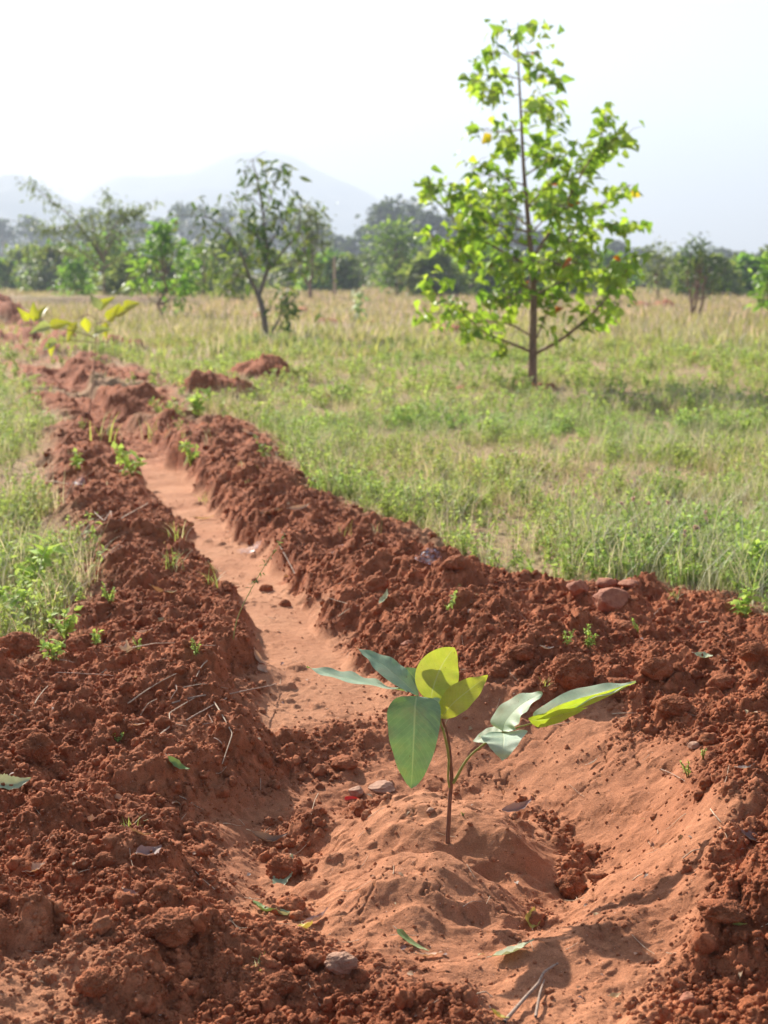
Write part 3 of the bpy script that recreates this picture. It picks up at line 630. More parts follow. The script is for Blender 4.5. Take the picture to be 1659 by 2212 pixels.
# --- the other trees and shrubs of the field, one by one
SH = [
 ('leafy_shrub', 'bushy young tree with glossy bright green leaves left of the forked tree', 'shrub', 355, 684, 492, 165, dict(pal='bright', leaf=.20, nleaf=620, ncl=34, trunk=.14, seed=21, taper=.55, spread=.07)),
 ('round_shrub', 'dark round-headed little tree with several stems at right in the field', 'tree', 1510, 682, 524, 135, dict(pal='dark', leaf=.14, nleaf=900, ncl=40, stems=4, trunk=.33, seed=22, tpl=LANCE, taper=.1, spread=.09)),
 ('slim_tree', 'grey-green small tree just left of the dark round-headed one', 'tree', 1420, 650, 530, 90, dict(pal='olive', leaf=.14, nleaf=500, ncl=26, trunk=.3, seed=23, spread=.10)),
 ('loose_tree', 'loose olive tree right behind the forked tree', 'tree', 672, 648, 452, 120, dict(pal='olive', leaf=.16, nleaf=900, ncl=40, stems=2, trunk=.3, seed=24, spread=.09)),
 ('dense_tree', 'full mid-green tree between the forked tree and the young tree', 'tree', 855, 640, 490, 120, dict(pal='mid', leaf=.19, nleaf=1100, ncl=44, stems=2, trunk=.25, seed=25, taper=.2)),
 ('sunlit_shrub', 'wide shrub with pale shining leaves at left before the hills', 'shrub', 235, 640, 520, 150, dict(pal='bright', leaf=.22, nleaf=900, ncl=40, stems=3, trunk=.1, seed=26)),
 ('spreading_shrub', 'broad yellow-green shrub at the left under the wispy tree', 'shrub', 110, 632, 545, 150, dict(pal='olive', leaf=.22, nleaf=900, ncl=44, stems=3, trunk=.05, seed=27)),
 ('low_shrub', 'rounded bright shrub between the wispy tree and the bushy young tree', 'shrub', 288, 652, 560, 90, dict(pal='olive2', leaf=.17, nleaf=650, ncl=34, stems=2, trunk=.05, seed=41)),
 ('low_shrub', 'low bright shrub at left, just in front of the wide shining one', 'shrub', 165, 655, 572, 100, dict(pal='bright', leaf=.17, nleaf=650, ncl=34, stems=2, trunk=.05, seed=42)),
 ('low_shrub', 'pale low shrub just left of the forked trunk', 'shrub', 512, 650, 572, 80, dict(pal='olive2', leaf=.17, nleaf=550, ncl=30, stems=2, trunk=.05, seed=43)),
 ('low_shrub', 'small green shrub squeezed between the bushy young tree and the forked tree', 'shrub', 435, 645, 535, 80, dict(pal='olive2', leaf=.17, nleaf=420, ncl=30, stems=2, trunk=.08, seed=28)),
 ('low_shrub', 'small rounded shrub right beside the trunk of the big young tree', 'shrub', 1010, 640, 560, 120, dict(pal='mid', leaf=.2, nleaf=700, ncl=34, stems=3, trunk=.05, seed=29)),
 ('low_shrub', 'bright low shrub cut off by the right edge of the photo', 'shrub', 1672, 700, 560, 105, dict(pal='bright', leaf=.17, nleaf=520, ncl=26, stems=2, trunk=.25, seed=30, spread=.08)),
 ('low_shrub', 'soft olive shrub right of the dark round-headed tree', 'shrub', 1600, 628, 555, 80, dict(pal='olive', leaf=.2, nleaf=500, ncl=30, stems=2, trunk=.08, seed=31)),
 ('low_shrub', 'green shrub behind the lower right branches of the young tree', 'shrub', 1270, 635, 565, 130, dict(pal='mid', leaf=.22, nleaf=700, ncl=34, stems=3, trunk=.05, seed=32)),
 ('low_shrub', 'little pale shrub in the gap right of the loose olive tree', 'shrub', 755, 632, 560, 80, dict(pal='olive', leaf=.2, nleaf=450, ncl=30, stems=2, trunk=.05, seed=33)),
 ('low_shrub', 'darker shrub at the far left edge under the grey treeline', 'shrub', 10, 628, 570, 90, dict(pal='mid', leaf=.22, nleaf=500, ncl=30, stems=2, trunk=.05, seed=34)),
 ('low_shrub', 'thin shrub standing just left of the young tree’s lowest leaves', 'shrub', 940, 632, 535, 90, dict(pal='olive', leaf=.2, nleaf=600, ncl=30, stems=2, trunk=.1, seed=35)),
]
for nm, lb, ct, px, b_, t_, w_, kw in SH:
    y_ = on(px, b_)[1]; sc = min(2.2, max(1, y_ / 45)); kw = dict(kw); kw['leaf'] *= sc
    shrub(nm, lb.replace('’', "'"), ct, px, b_, t_, w_, y=min(y_, 90), **kw)
# --- wispy tree with long arching sprays
y = 52.0; root = empty('wispy_tree', at(225, 600, y) * np.array([1, 1, 0])); off = np.array(root.location); tag(root, 'feathery tree with long thin arching branches rising over the left shrubs', 'tree')
tr = Acc(); cr = Acc(); r = np.random.default_rng(77)
for pts in [[(225, 640), (225, 560), (232, 500), (238, 450), (228, 415)], [(225, 560), (190, 510), (150, 465), (100, 425), (58, 392)], [(225, 560), (250, 500), (285, 460), (322, 440)], [(225, 580), (170, 540), (120, 500), (70, 480)], [(226, 550), (245, 520), (300, 500), (370, 505)],
            [(226, 560), (205, 520), (200, 480), (190, 455)], [(226, 590), (150, 550), (90, 540), (40, 560)], [(226, 580), (290, 540), (340, 530), (390, 550)], [(225, 570), (180, 500), (140, 490), (90, 500)], [(228, 520), (260, 470), (280, 455), (300, 465)]]:
    n = len(pts); dy = r.uniform(-1, 1); P = smooth_path([at(a, b, y + dy * k / (n - 1)) for k, (a, b) in enumerate(pts)], 5) - off; P[0, 2] = max(P[0, 2], -.05); tr.add(*tube(P, .035, .008, 5))
    for p in P[3:]:
        for q in range(14):
            tw = p + r.normal(size=3) * np.array([.22, .22, .12]); leaf_cloud(cr, tw[None], LANCE, .22, GREENS['olive'], r.integers(1e6), .6)
tr.build('trunk', M['bark'], root); cr.build('crown', M['leaf'], root)
# --- big trees of the far line
FT = [(-60, 478, 90, 300), (8, 487, 60, 290), (68, 480, 62, 300), (118, 505, 50, 310), (160, 492, 60, 280), (205, 458, 76, 290), (258, 466, 70, 285), (305, 478, 55, 300), (352, 482, 62, 310), (395, 460, 66, 300), (440, 458, 60, 290), (488, 462, 64, 300), (535, 455, 70, 310), (590, 474, 60, 290), (640, 480, 60, 300), (690, 500, 60, 310),
      (735, 522, 48, 230), (790, 505, 60, 210), (838, 447, 72, 200), (880, 446, 70, 205), (925, 470, 66, 200), (975, 485, 60, 210), (1040, 432, 86, 190), (1095, 470, 60, 210), (1150, 510, 60, 220), (1225, 520, 66, 230), (1330, 532, 60, 220), (1385, 545, 50, 240), (1470, 552, 60, 260), (1560, 548, 70, 260), (1640, 556, 60, 260), (1700, 545, 80, 260)]
WHERE = ['beyond the left edge', 'under the left hill, first of the grey row', 'under the left hill, second of the grey row', 'small one in the dip of the left row', 'left of the wispy tree', 'tall one behind the wispy tree', 'second tall one behind the wispy tree', 'right of the arching branches', 'above the bushy young tree, left side', 'above the bushy young tree, right side', 'left of the forked tree', 'half hidden by the forked tree, left side', 'right behind the forked tree', 'half hidden by the forked tree, right side', 'behind the loose olive tree', 'lowest one, at the foot of the middle hill',
         'small and low, left of the tall dark pair', 'low one joining the tall dark pair', 'left one of the tall dark pair', 'right one of the tall dark pair', 'right of the tall dark pair', 'behind the left branches of the young tree', 'tallest one behind the young tree', 'behind the middle of the young tree', 'low one behind the young tree', 'behind the right branches of the young tree', 'just right of the young tree', 'small one right of the young tree', 'low one behind the dark round-headed tree', 'right of the dark round-headed tree', 'low one near the right edge', 'at the right edge']
for k, ((px, tp, wd, d), wh) in enumerate(zip(FT, WHERE)):
    shrub('distant_tree', 'hazy distant tree ' + wh, 'tree', px, 600, tp, wd * 1.4, y=float(d), pal='blue', leaf=.95, nleaf=900, ncl=26, trunk=.22, seed=300 + k, spread=.085, taper=.15, mat='leaf_dark', tpl=CLUMP, group='distant trees below the hills', rt=.3)
# --- the belt of scrub between them and the field
r = np.random.default_rng(91)
BELT = ['first from the left edge', 'at the left under the grey trees', 'left of the wispy tree', 'under the wispy tree', 'right of the wispy tree', 'above the bushy young tree', 'left of the forked tree', 'behind the forked tree trunk', 'behind the loose olive tree', 'between the loose olive tree and the pale post', 'right of the pale post', 'left of the full mid-green tree', 'behind the full mid-green tree', 'left of the young tree crown', 'behind the young tree, left part', 'behind the young tree trunk', 'behind the young tree, right part', 'right of the young tree crown', 'left of the grey-green small tree', 'behind the grey-green small tree', 'between the two small trees at right', 'right of the dark round-headed tree', 'last one near the right edge', 'at the very right edge']
for k, wh in enumerate(BELT):
    px = -20 + k * 74 + r.uniform(-14, 14); d = r.uniform(56, 100)
    shrub('scrub_bush', 'soft green scrub bush ' + wh, 'bush', px, 610, r.uniform(534, 574) + (8 if px > 1350 else 0), r.uniform(110, 170), y=float(d), pal=['olive2', 'olive2', 'bright', 'olive'][k % 4], leaf=.40, nleaf=1300, ncl=34, stems=2, trunk=.02, seed=400 + k, spread=.14, taper=.1, tpl=CLUMP, group='scrub bushes in a belt across the field')
# pale post
y = 60.0; P = at(722, 556, y); a_ = Acc(); a_.add(*tube(np.array([(0, 0, -.1), (.01, 0, .5), (0, 0, .55), (0, 0, P[2])]), .07, .055, 8)); a_.add(*tube(np.array([(0, 0, P[2] - .001), (0, 0, P[2] + .03), (0, 0, P[2] + .05)]), 0, n=8, rad=[.055, .045, .001]))
o = a_.build('post', M['straw']); o.location = (P[0], y, 0); tag(o, 'pale upright post standing among the far shrubs', 'post')
# silvery seedling in the field
b = on(775, 697); root = empty('silvery_plant', (b[0], b[1], ground_z(b[0], b[1]))); tag(root, 'upright silvery-leaved young plant alone in the grass between the two trees', 'plant')
a_ = Acc(); a_.add(*tube(np.array([(0, 0, 0), (-.02, 0, .3), (-.03, 0, .62)]), .008, .003, 5)); a_.build('stem', M['stem_green'], root)
P = np.stack([r.normal(size=60) * .05 - .02, r.normal(size=60) * .05, r.uniform(.1, .68, 60)], -1); cr = Acc(); leaf_cloud(cr, P, LANCE, .2, np.array([(.35, .45, .33), (.2, .32, .16), (.45, .52, .42)]), 8, .1); cr.build('leaves', M['leaf'], root)
# yellow-leaved sapling by the trench (out of focus, left)
y = on(193, 888)[1]; b = at(193, 888, y); bz = ground_z(b[0], y); off = np.array([b[0], y, bz]); root = empty('yellow_sapling', off); tag(root, 'thin sapling with large yellow-green leaves beside the trench, out of focus at left', 'sapling')
def Y_(px, py, dy=0): return at(px, py, y + dy) - off
a_ = Acc(); st = smooth_path([np.array([0, 0, -.02]), Y_(203, 800), Y_(207, 730), Y_(208, 690), Y_(212, 655)], 4); a_.add(*tube(st, .0045, .002, 6))
for q in ([(207, 730), (160, 715), (110, 705), (75, 690)], [(207, 740), (150, 735), (110, 740)], [(208, 700), (240, 690), (290, 660)], [(208, 690), (190, 680), (165, 690)]):
    a_.add(*tube(smooth_path([Y_(*p) for p in q], 3), .004, .002, 5))
a_.build('stem', M['bark'], root)
YL = [((215, 665), (195, 632), .13), ((215, 665), (240, 640), .15), ((235, 690), (265, 640), .13), ((250, 680), (300, 650), .14), ((110, 705), (160, 690), .14), ((105, 705), (60, 715), .12), ((75, 690), (70, 652), .10), ((78, 690), (100, 655), .10), ((165, 700), (140, 735), .15), ((185, 690), (190, 725), .13), ((120, 740), (75, 755), .12), ((110, 742), (110, 765), .10), ((230, 700), (225, 735), .10), ((60, 690), (40, 665), .09), ((270, 665), (320, 640), .10), ((205, 720), (240, 700), .12)]
for k, (a, bb, s_) in enumerate(YL):
    A_, B_ = Y_(*a, r.uniform(-.08, .08)), Y_(*bb, r.uniform(-.1, .1)); L = np.linalg.norm(B_ - A_)
    V, F_, c, uv = instance(HEART[0] * np.array([.8, 1, 1]), HEART[1], A_[None], frames((B_ - A_)[None], np.array([[r.normal() * .3, -.9, .5]])), np.array([min(max(L, s_), .155)]), HEART[2], None, np.array([[.36, .40, .04]]) * r.uniform(.75, 1.15) if k % 5 else np.array([[.34, .42, .22]]))
    a_ = Acc(); a_.add(V, F_, c, uv); a_.build('leaf', M['young'], root)
# ---------------------------------------------------------------- grass and weeds of the field (nobody could count them)
def blades(n, hgt, spread, wid, seed, dry, seg=3):
    r = np.random.default_rng(seed); V = []; F = []; cc = []
    for k in range(n):
        a = r.uniform(0, 6.28); b = np.array([r.normal() * spread * .35, r.normal() * spread * .35, -.01]); h = hgt * r.uniform(.45, 1.15); ln = r.uniform(.15, .9) * h
        d = np.array([math.cos(a), math.sin(a), 0]); sd = np.array([-d[1], d[0], 0]) * wid * r.uniform(.6, 1.3)
        t = np.linspace(0, 1, seg + 1); P = b + d * (ln * t[:, None] ** 1.8) + np.array([0, 0, 1]) * (h * (t - .25 * t ** 3 * (ln / h))[:, None])
        w_ = (1 - t) ** .7; w_[-1] = .08
        L_ = P - sd * w_[:, None]; Rr = P + sd * w_[:, None]; i0 = len(V) and sum(len(v) for v in V)
        V.append(np.stack([L_, Rr], 1).reshape(-1, 3)); q = np.arange(seg)[:, None] * 2 + i0
        F.append(np.concatenate([q, q + 1, q + 3, q + 2], 1))
        isdry = r.random() < dry
        c = np.array([.54, .48, .37]) * r.uniform(.7, 1.25) if isdry else np.array([.34, .375, .12]) * r.uniform(.7, 1.35)
        cc.append(np.repeat(c[None], 2 * (seg + 1), 0))
    return np.vstack(V), np.vstack(F), np.vstack(cc)
def weed(seed, h=.13, nl=16, ls=.028):
    """small broad-leaved weed: stems with leaflets"""
    r = np.random.default_rng(seed); V = []; F = []; cc = []; n0 = 0
    T_ = leaf_tpl(2, 2, 'ovate', .3, .2, 0, .55)
    for s_ in range(r.integers(2, 5)):
        a = r.uniform(0, 6.28); tip = np.array([math.cos(a) * h * r.uniform(.1, .6), math.sin(a) * h * r.uniform(.1, .6), h * r.uniform(.6, 1.15)])
        P = np.array([(0, 0, -.01), tip * (.5, .5, .6), tip]); v, f = tube(P, .0016, .0008, 3); V.append(v); F.append(f + n0); n0 += len(v); cc.append(np.repeat([[.22, .20, .07]], len(v), 0))
        t = r.uniform(.15, 1, nl)[:, None]; Q = tip * t * np.array([1, 1, 1]); D = nrm(r.normal(size=(nl, 3)) + (0, 0, .3)); N = nrm(r.normal(size=(nl, 3)) * .4 + (0, 0, 1))
        v, f, c, _ = instance(T_[0], T_[1], Q, frames(D, N), r.uniform(.5, 1.2, nl) * ls, T_[2], None, np.array([[.35, .45, .13]]) * r.uniform(.75, 1.4, (nl, 1)) * np.array([1, 1, 1]))
        V.append(v); F.append(f + n0); n0 += len(v); cc.append(c)
    return np.vstack(V), np.vstack(F), np.vstack(cc)
def scatter(name, label, tpls, n, y0, y1, smin, smax, seed, pgreen, mat='grass', xm=(.38, .6), power=1.0, soil_p=0.0):
    r = np.random.default_rng(seed); u = r.random(n)
    y = (y0 ** power + u * (y1 ** power - y0 ** power)) ** (1 / power); x = r.uniform(-1, 1, n) * (xm[0] * y + xm[1])
    h, l, v, c = shape(x, y, False)
    patch = sstep(-.55, .55, fbm(x * 1.5, y * 1.1, 500, 4)); green = pgreen(x, y) if callable(pgreen) else pgreen
    pr = np.where(v > .5, (.18 + .82 * patch) * (.35 + .65 * sstep(.5, 1, v)), soil_p * (c < .4))
    keep = r.random(n) < pr; x, y, h, patch = x[keep], y[keep], h[keep], patch[keep]; n = len(x)
    P = np.stack([x, y, h], -1); k = r.integers(0, len(tpls), n); a = Acc(); s = r.uniform(smin, smax, n) * (.75 + .5 * patch)
    hue = fbm(x * .5, y * .5, 520, 3)[:, None]; tint = np.clip(np.array([1.0, 1.0, 1.0]) + hue * np.array([.12, .0, .03]), .55, 1.6) * r.uniform(.8, 1.2, (n, 1))
    dryness = sstep(12, 40, y)[:, None]; tint = tint * (1 - dryness) + tint * np.array([1.0, .84, 1.1]) * dryness
    for q in range(len(tpls)):
        m_ = k == q
        if not m_.any(): continue
        tv, tf, tc = tpls[q]; V, F, c, _ = instance(tv, tf, P[m_], rotz(r.uniform(0, 6.28, m_.sum())), s[m_], None, tc, tint[m_]); a.add(V, F, c)
    print(name, n); o = a.build(name, M[mat]); tag(o, label, kind='stuff'); return o
near = [blades(13, .13, .07, .0016, 600 + k, .35 + .3 * (k % 2)) for k in range(8)]
fine_ = [blades(10, .17, .05, .0013, 620 + k, .8) for k in range(6)]
mid = [blades(12, .15, .14, .0028, 640 + k, .5, 2) for k in range(8)]
far = [blades(12, .20, .5, .009, 660 + k, .36, 2) for k in range(6)]
wd = [weed(700 + k) for k in range(8)]; wd2 = [weed(720 + k, .15, 9, .045) for k in range(6)]
scatter('grass', 'fine green and dry grass of the nearer field', near, 12000, 3.6, 9.5, .35, .75, 31, 1, soil_p=.002)
scatter('dry_grass', 'thin straw-coloured stalks among the nearer grass', fine_, 7500, 3.6, 11, .6, 1.3, 32, 1, soil_p=.0005)
scatter('weeds', 'small broad-leaved green weeds mixed into the nearer grass', wd, 12000, 3.6, 10, .35, .85, 33, 1, soil_p=.004)
mat_ = [blades(11, .035, .16, .0016, 760 + k, .88) for k in range(6)]
scatter('dry_grass', 'matted dry grass lying flat between the nearer weeds', mat_, 12000, 3.6, 11, .7, 1.4, 37, 1, soil_p=.004)
scatter('grass', 'green and straw grass of the middle field', mid, 17000, 8.5, 26, .5, .95, 34, 1, power=1.3)
scatter('weeds', 'leafy weeds of the middle field', wd2, 9000, 8.5, 21, .45, .9, 35, 1, power=1.3)
scatter('grass', 'pale dry grass of the far field', far, 19000, 17, 95, .8, 1.4, 36, 1, power=1.2)
# ---------------------------------------------------------------- the sapling in the basin
def ribbon(ctrl, width, N, fold=.15, prof='ovate', nl=26, nw=10, wave=0.0, curl=0.0, serr=0.0):
    """a leaf blade laid along control points; N is the side its face looks to"""
    P = smooth_path(ctrl, 8); t0 = np.linspace(0, 1, len(P)); t = np.linspace(0, 1, nl + 1)
    P = np.stack([np.interp(t, t0, P[:, k]) for k in range(3)], -1); T_ = nrm(np.gradient(P, axis=0))
    X = nrm(np.cross(T_, np.asarray(N, float)[None])); Z = np.cross(X, T_); s = np.linspace(-1, 1, nw + 1)
    w_ = {'ovate': np.sin(np.pi * t ** .78) ** .88, 'ellip': np.sin(np.pi * t ** .92) ** .72, 'broad': np.sin(np.pi * t ** .66) ** .62 * (1 - .12 * t), 'lance': np.sin(np.pi * t ** .8) ** 1.05, 'delta': np.where(t < .22, (t / .22) ** .5, ((1 - t) / .78) ** .85), 'blade': np.minimum(1, t * 12) * (1 - t) ** .7}[prof] * width * .5
    w_ = np.maximum(w_, .0006)
    if serr: w_ = w_ * (1 + serr * (np.arange(nl + 1) % 2 - .5))
    sx = w_[:, None] * s[None]
    V = P[:, None] + X[:, None] * sx[..., None] * math.cos(fold) + Z[:, None] * (np.abs(sx) * math.sin(fold) + curl * sx ** 2 / width + wave * width * np.sin(t * 23 + 1)[:, None] * s[None] ** 2 * np.sign(s)[None] + .012 * width * np.sin(t * 26)[:, None] * np.abs(s)[None])[..., None]
    i = np.arange(nl)[:, None] * (nw + 1); j = np.arange(nw)[None]
    F = np.stack([i + j, i + j + 1, i + nw + 2 + j, i + nw + 1 + j], -1).reshape(-1, 4)
    UV = np.stack([np.repeat(s[None] * .5 + .5, nl + 1, 0), np.repeat(t[:, None], nw + 1, 1)], -1).reshape(-1, 2)
    return V.reshape(-1, 3), F, UV
B0 = drop(966, 1822); print('sapling base', B0); SY = B0[1]
root = empty('sapling', B0); tag(root, 'young sapling with grey-green and yellow leaves planted in the dug basin', 'sapling')
def c8(x, y, dy=0.0): return at(628.4 + x * .4735, 1374.6 + y * .4735, SY + dy) - B0
def stem_(name, pts, rad, mat, n=10):
    V, F = tube(smooth_path([c8(*p) for p in pts], 6), 0, n=n, rad=rad)
    V = V + noise3(V, 90, 5)[:, None] * .0004
    a = Acc(); a.add(V, F); return a.build(name, mat, root)
stem_('stem', [(715, 955), (716, 900), (722, 800), (727, 720), (733, 640), (728, 570), (722, 500), (712, 440), (690, 380), (672, 345)], [.0048, .0042, .0038, .0036, .0035, .0032, .0026, .0023, .002, .0018], M['stem_red'])
stem_('stem', [(722, 690, -.005), (717, 640, -.006), (720, 570, -.006), (712, 500, -.006), (698, 440, -.006), (684, 400, -.005), (668, 350, -.004)], [.0018, .0021, .0024, .0021, .0017], M['stem_green'])
stem_('branch', [(738, 668), (752, 650), (785, 590), (820, 543), (868, 502), (925, 462), (968, 438), (1040, 414), (1112, 394)], [.0040, .0030, .0022, .0020, .0018, .0016, .0014], M['stem_green'])
stem_('petiole', [(684, 400, -.005), (676, 350), (655, 318), (625, 292), (574, 272, -.012)], [.0018, .0014], M['stem_green'])
stem_('petiole', [(700, 440), (705, 400), (725, 362)], [.0014, .001], M['straw'])
HL = [  # control points, true width, face direction, fold, outline, material, colour, wave
    ([(532, 252, 0), (400, 226, -.02), (230, 186, -.03), (72, 140, -.02)], .074, (-.32, -.03, 1), .12, 'lance', 'waxy', (.20, .30, .235), .03, None),
    ([(582, 270, .01), (480, 178, .03), (390, 108, .05), (300, 52, .06)], .060, (.05, -.2, 1), .10, 'lance', 'waxy', (.17, .27, .205), .02, None),
    ([(592, 232, .03), (560, 185, .05), (525, 142, .06)], .036, (-.3, -.7, .6), .1, 'ovate', 'waxy', (.13, .21, .15), 0, None),
    ([(648, 205, .03), (625, 140, .035), (642, 90, .04)], .042, (.4, -.7, .6), .1, 'ovate', 'waxy', (.28, .38, .32), 0, None),
    ([(635, 297, 0), (655, 215, .01), (690, 130, .015), (745, 50, .01)], .078, (-.12, -1, .12), .06, 'ellip', 'young', (.36, .43, .08), .012, 'yellow-green leaf standing upright at the top'),
    ([(682, 370, -.01), (745, 300, -.02), (825, 235, -.02), (898, 179, -.01)], .050, (-.25, -1, .45), .12, 'ovate', 'young', (.37, .42, .07), .05, 'smaller yellow leaf with a wavy edge'),
    ([(662, 305, .02), (715, 262, .03), (766, 212, .04)], .044, (0, -.5, 1), .1, 'ovate', 'waxy', (.30, .40, .34), 0, None),
    ([(574, 272, -.012), (566, 330, -.025), (561, 450, -.045), (555, 580, -.055), (549, 693, -.055)], .104, (-.36, -.9, .32), .08, 'broad', 'waxy', (.135, .235, .150), .008, 'broad grey-green leaf hanging down'),
    ([(640, 285, -.005), (668, 312, -.008), (690, 354, -.01)], .022, (.3, -.8, .5), .1, 'ovate', 'waxy', (.26, .37, .28), 0, None),
    ([(966, 432, 0), (985, 380, .005), (1050, 312, .01), (1148, 258, .01)], .072, (-.5, -.38, .8), .12, 'broad', 'waxy', (.30, .41, .33), .03, None),  # pale base colour stands in for sky gloss on the blade
    ([(966, 441, .012), (905, 455, .018), (830, 478, .02)], .045, (0, -.35, 1), .1, 'ovate', 'waxy', (.28, .38, .31), 0, None),
    ([(968, 440, 0), (970, 470, -.03), (968, 515, -.055), (964, 567, -.06)], .090, (-.15, -.32, 1), .16, 'delta', 'waxy', (.26, .37, .32), .02, None),  # sky sheen painted into the light base colour
    ([(1112, 392, 0), (1160, 362, .01), (1330, 280, .03), (1470, 240, .04), (1574, 208, .05)], .050, (-.08, -.26, 1), .26, 'lance', 'waxy', (.30, .41, .33), .04, None),  # base colour lightened in place of reflected sky
    ([(1084, 374, -.004), (1140, 384, -.01), (1260, 350, -.01), (1352, 326, -.01)], .026, (0, -1, -.1), .1, 'lance', 'young', (.34, .44, .05), .04, 'narrow yellow-green leaf turned on its edge'),
    ([(1120, 380, -.010), (1240, 330, -.004), (1400, 278, .02), (1572, 210, .046)], .018, (0, -1, .1), .1, 'lance', 'young', (.36, .46, .05), .04, None),
]
for ctrl, wd_, N_, fold, prof, mt, colr, wv, lab in HL:
    V, F, uv = ribbon([c8(*p) for p in ctrl], wd_, N_, fold, prof, wave=wv)
    a = Acc(); a.add(V, F, np.array(colr) * ((1.42, 1.32, 1.12) if mt == 'waxy' else (1, 1, 1)), uv); o = a.build('leaf', M[mt], root)
    if lab: o['label'] = lab

# ---------------------------------------------------------------- clods and stones
def clod(name, label, cat, px, py, wpx, hr=.75, mat='soil', seed=1, sink=.3, rough=1.0, group=None, dr=.9):
    p = drop(px, py + wpx * .22); dist = p[1] / _cp; rad = wpx / FPX * math.hypot(p[1], CAMZ) * .5
    V, F = ico(6 if wpx > 60 else 5); r = np.random.default_rng(seed)
    st = r.uniform(-10, 10, 3)
    mat_ = {'greysoil': 'rock'}.get(mat, mat)
    if mat == 'rock' or mat == 'redrock':
        for k in range(9):     # faceted by a few broken planes
            nrmv = nrm(r.normal(size=3)); c = r.uniform(.62, .92); d = V @ nrmv; V = V - np.clip(d - c, 0, None)[:, None] * nrmv[None] * .95
        V = V * (1 + .10 * noise3(V + st, 2.2, seed)[:, None] + .03 * noise3(V, 11, seed)[:, None])
    else:
        n1 = noise3(V + st, 1.1, seed); n2 = noise3(V + st, 2.8, seed + 1); n3 = np.abs(noise3(V + st, 7, seed + 2)); n4 = noise3(V + st, 17, seed + 3)
        V = V * (1 + rough * (.22 * n1 + .15 * n2 - .16 * n3 + .06 * n4 - .05 * np.abs(noise3(V, 13, seed + 7)) + .03 * noise3(V, 38, seed + 8)))[:, None]
    V = V * rad * np.array([1, dr, hr]); V[:, 2] += rad * hr * (1 - 2 * sink) 
    o = mk(name, V, F, M[mat_]); o.location = p; o.rotation_euler = (0, 0, r.uniform(-.3, .3)); tag(o, label, cat, group); return o
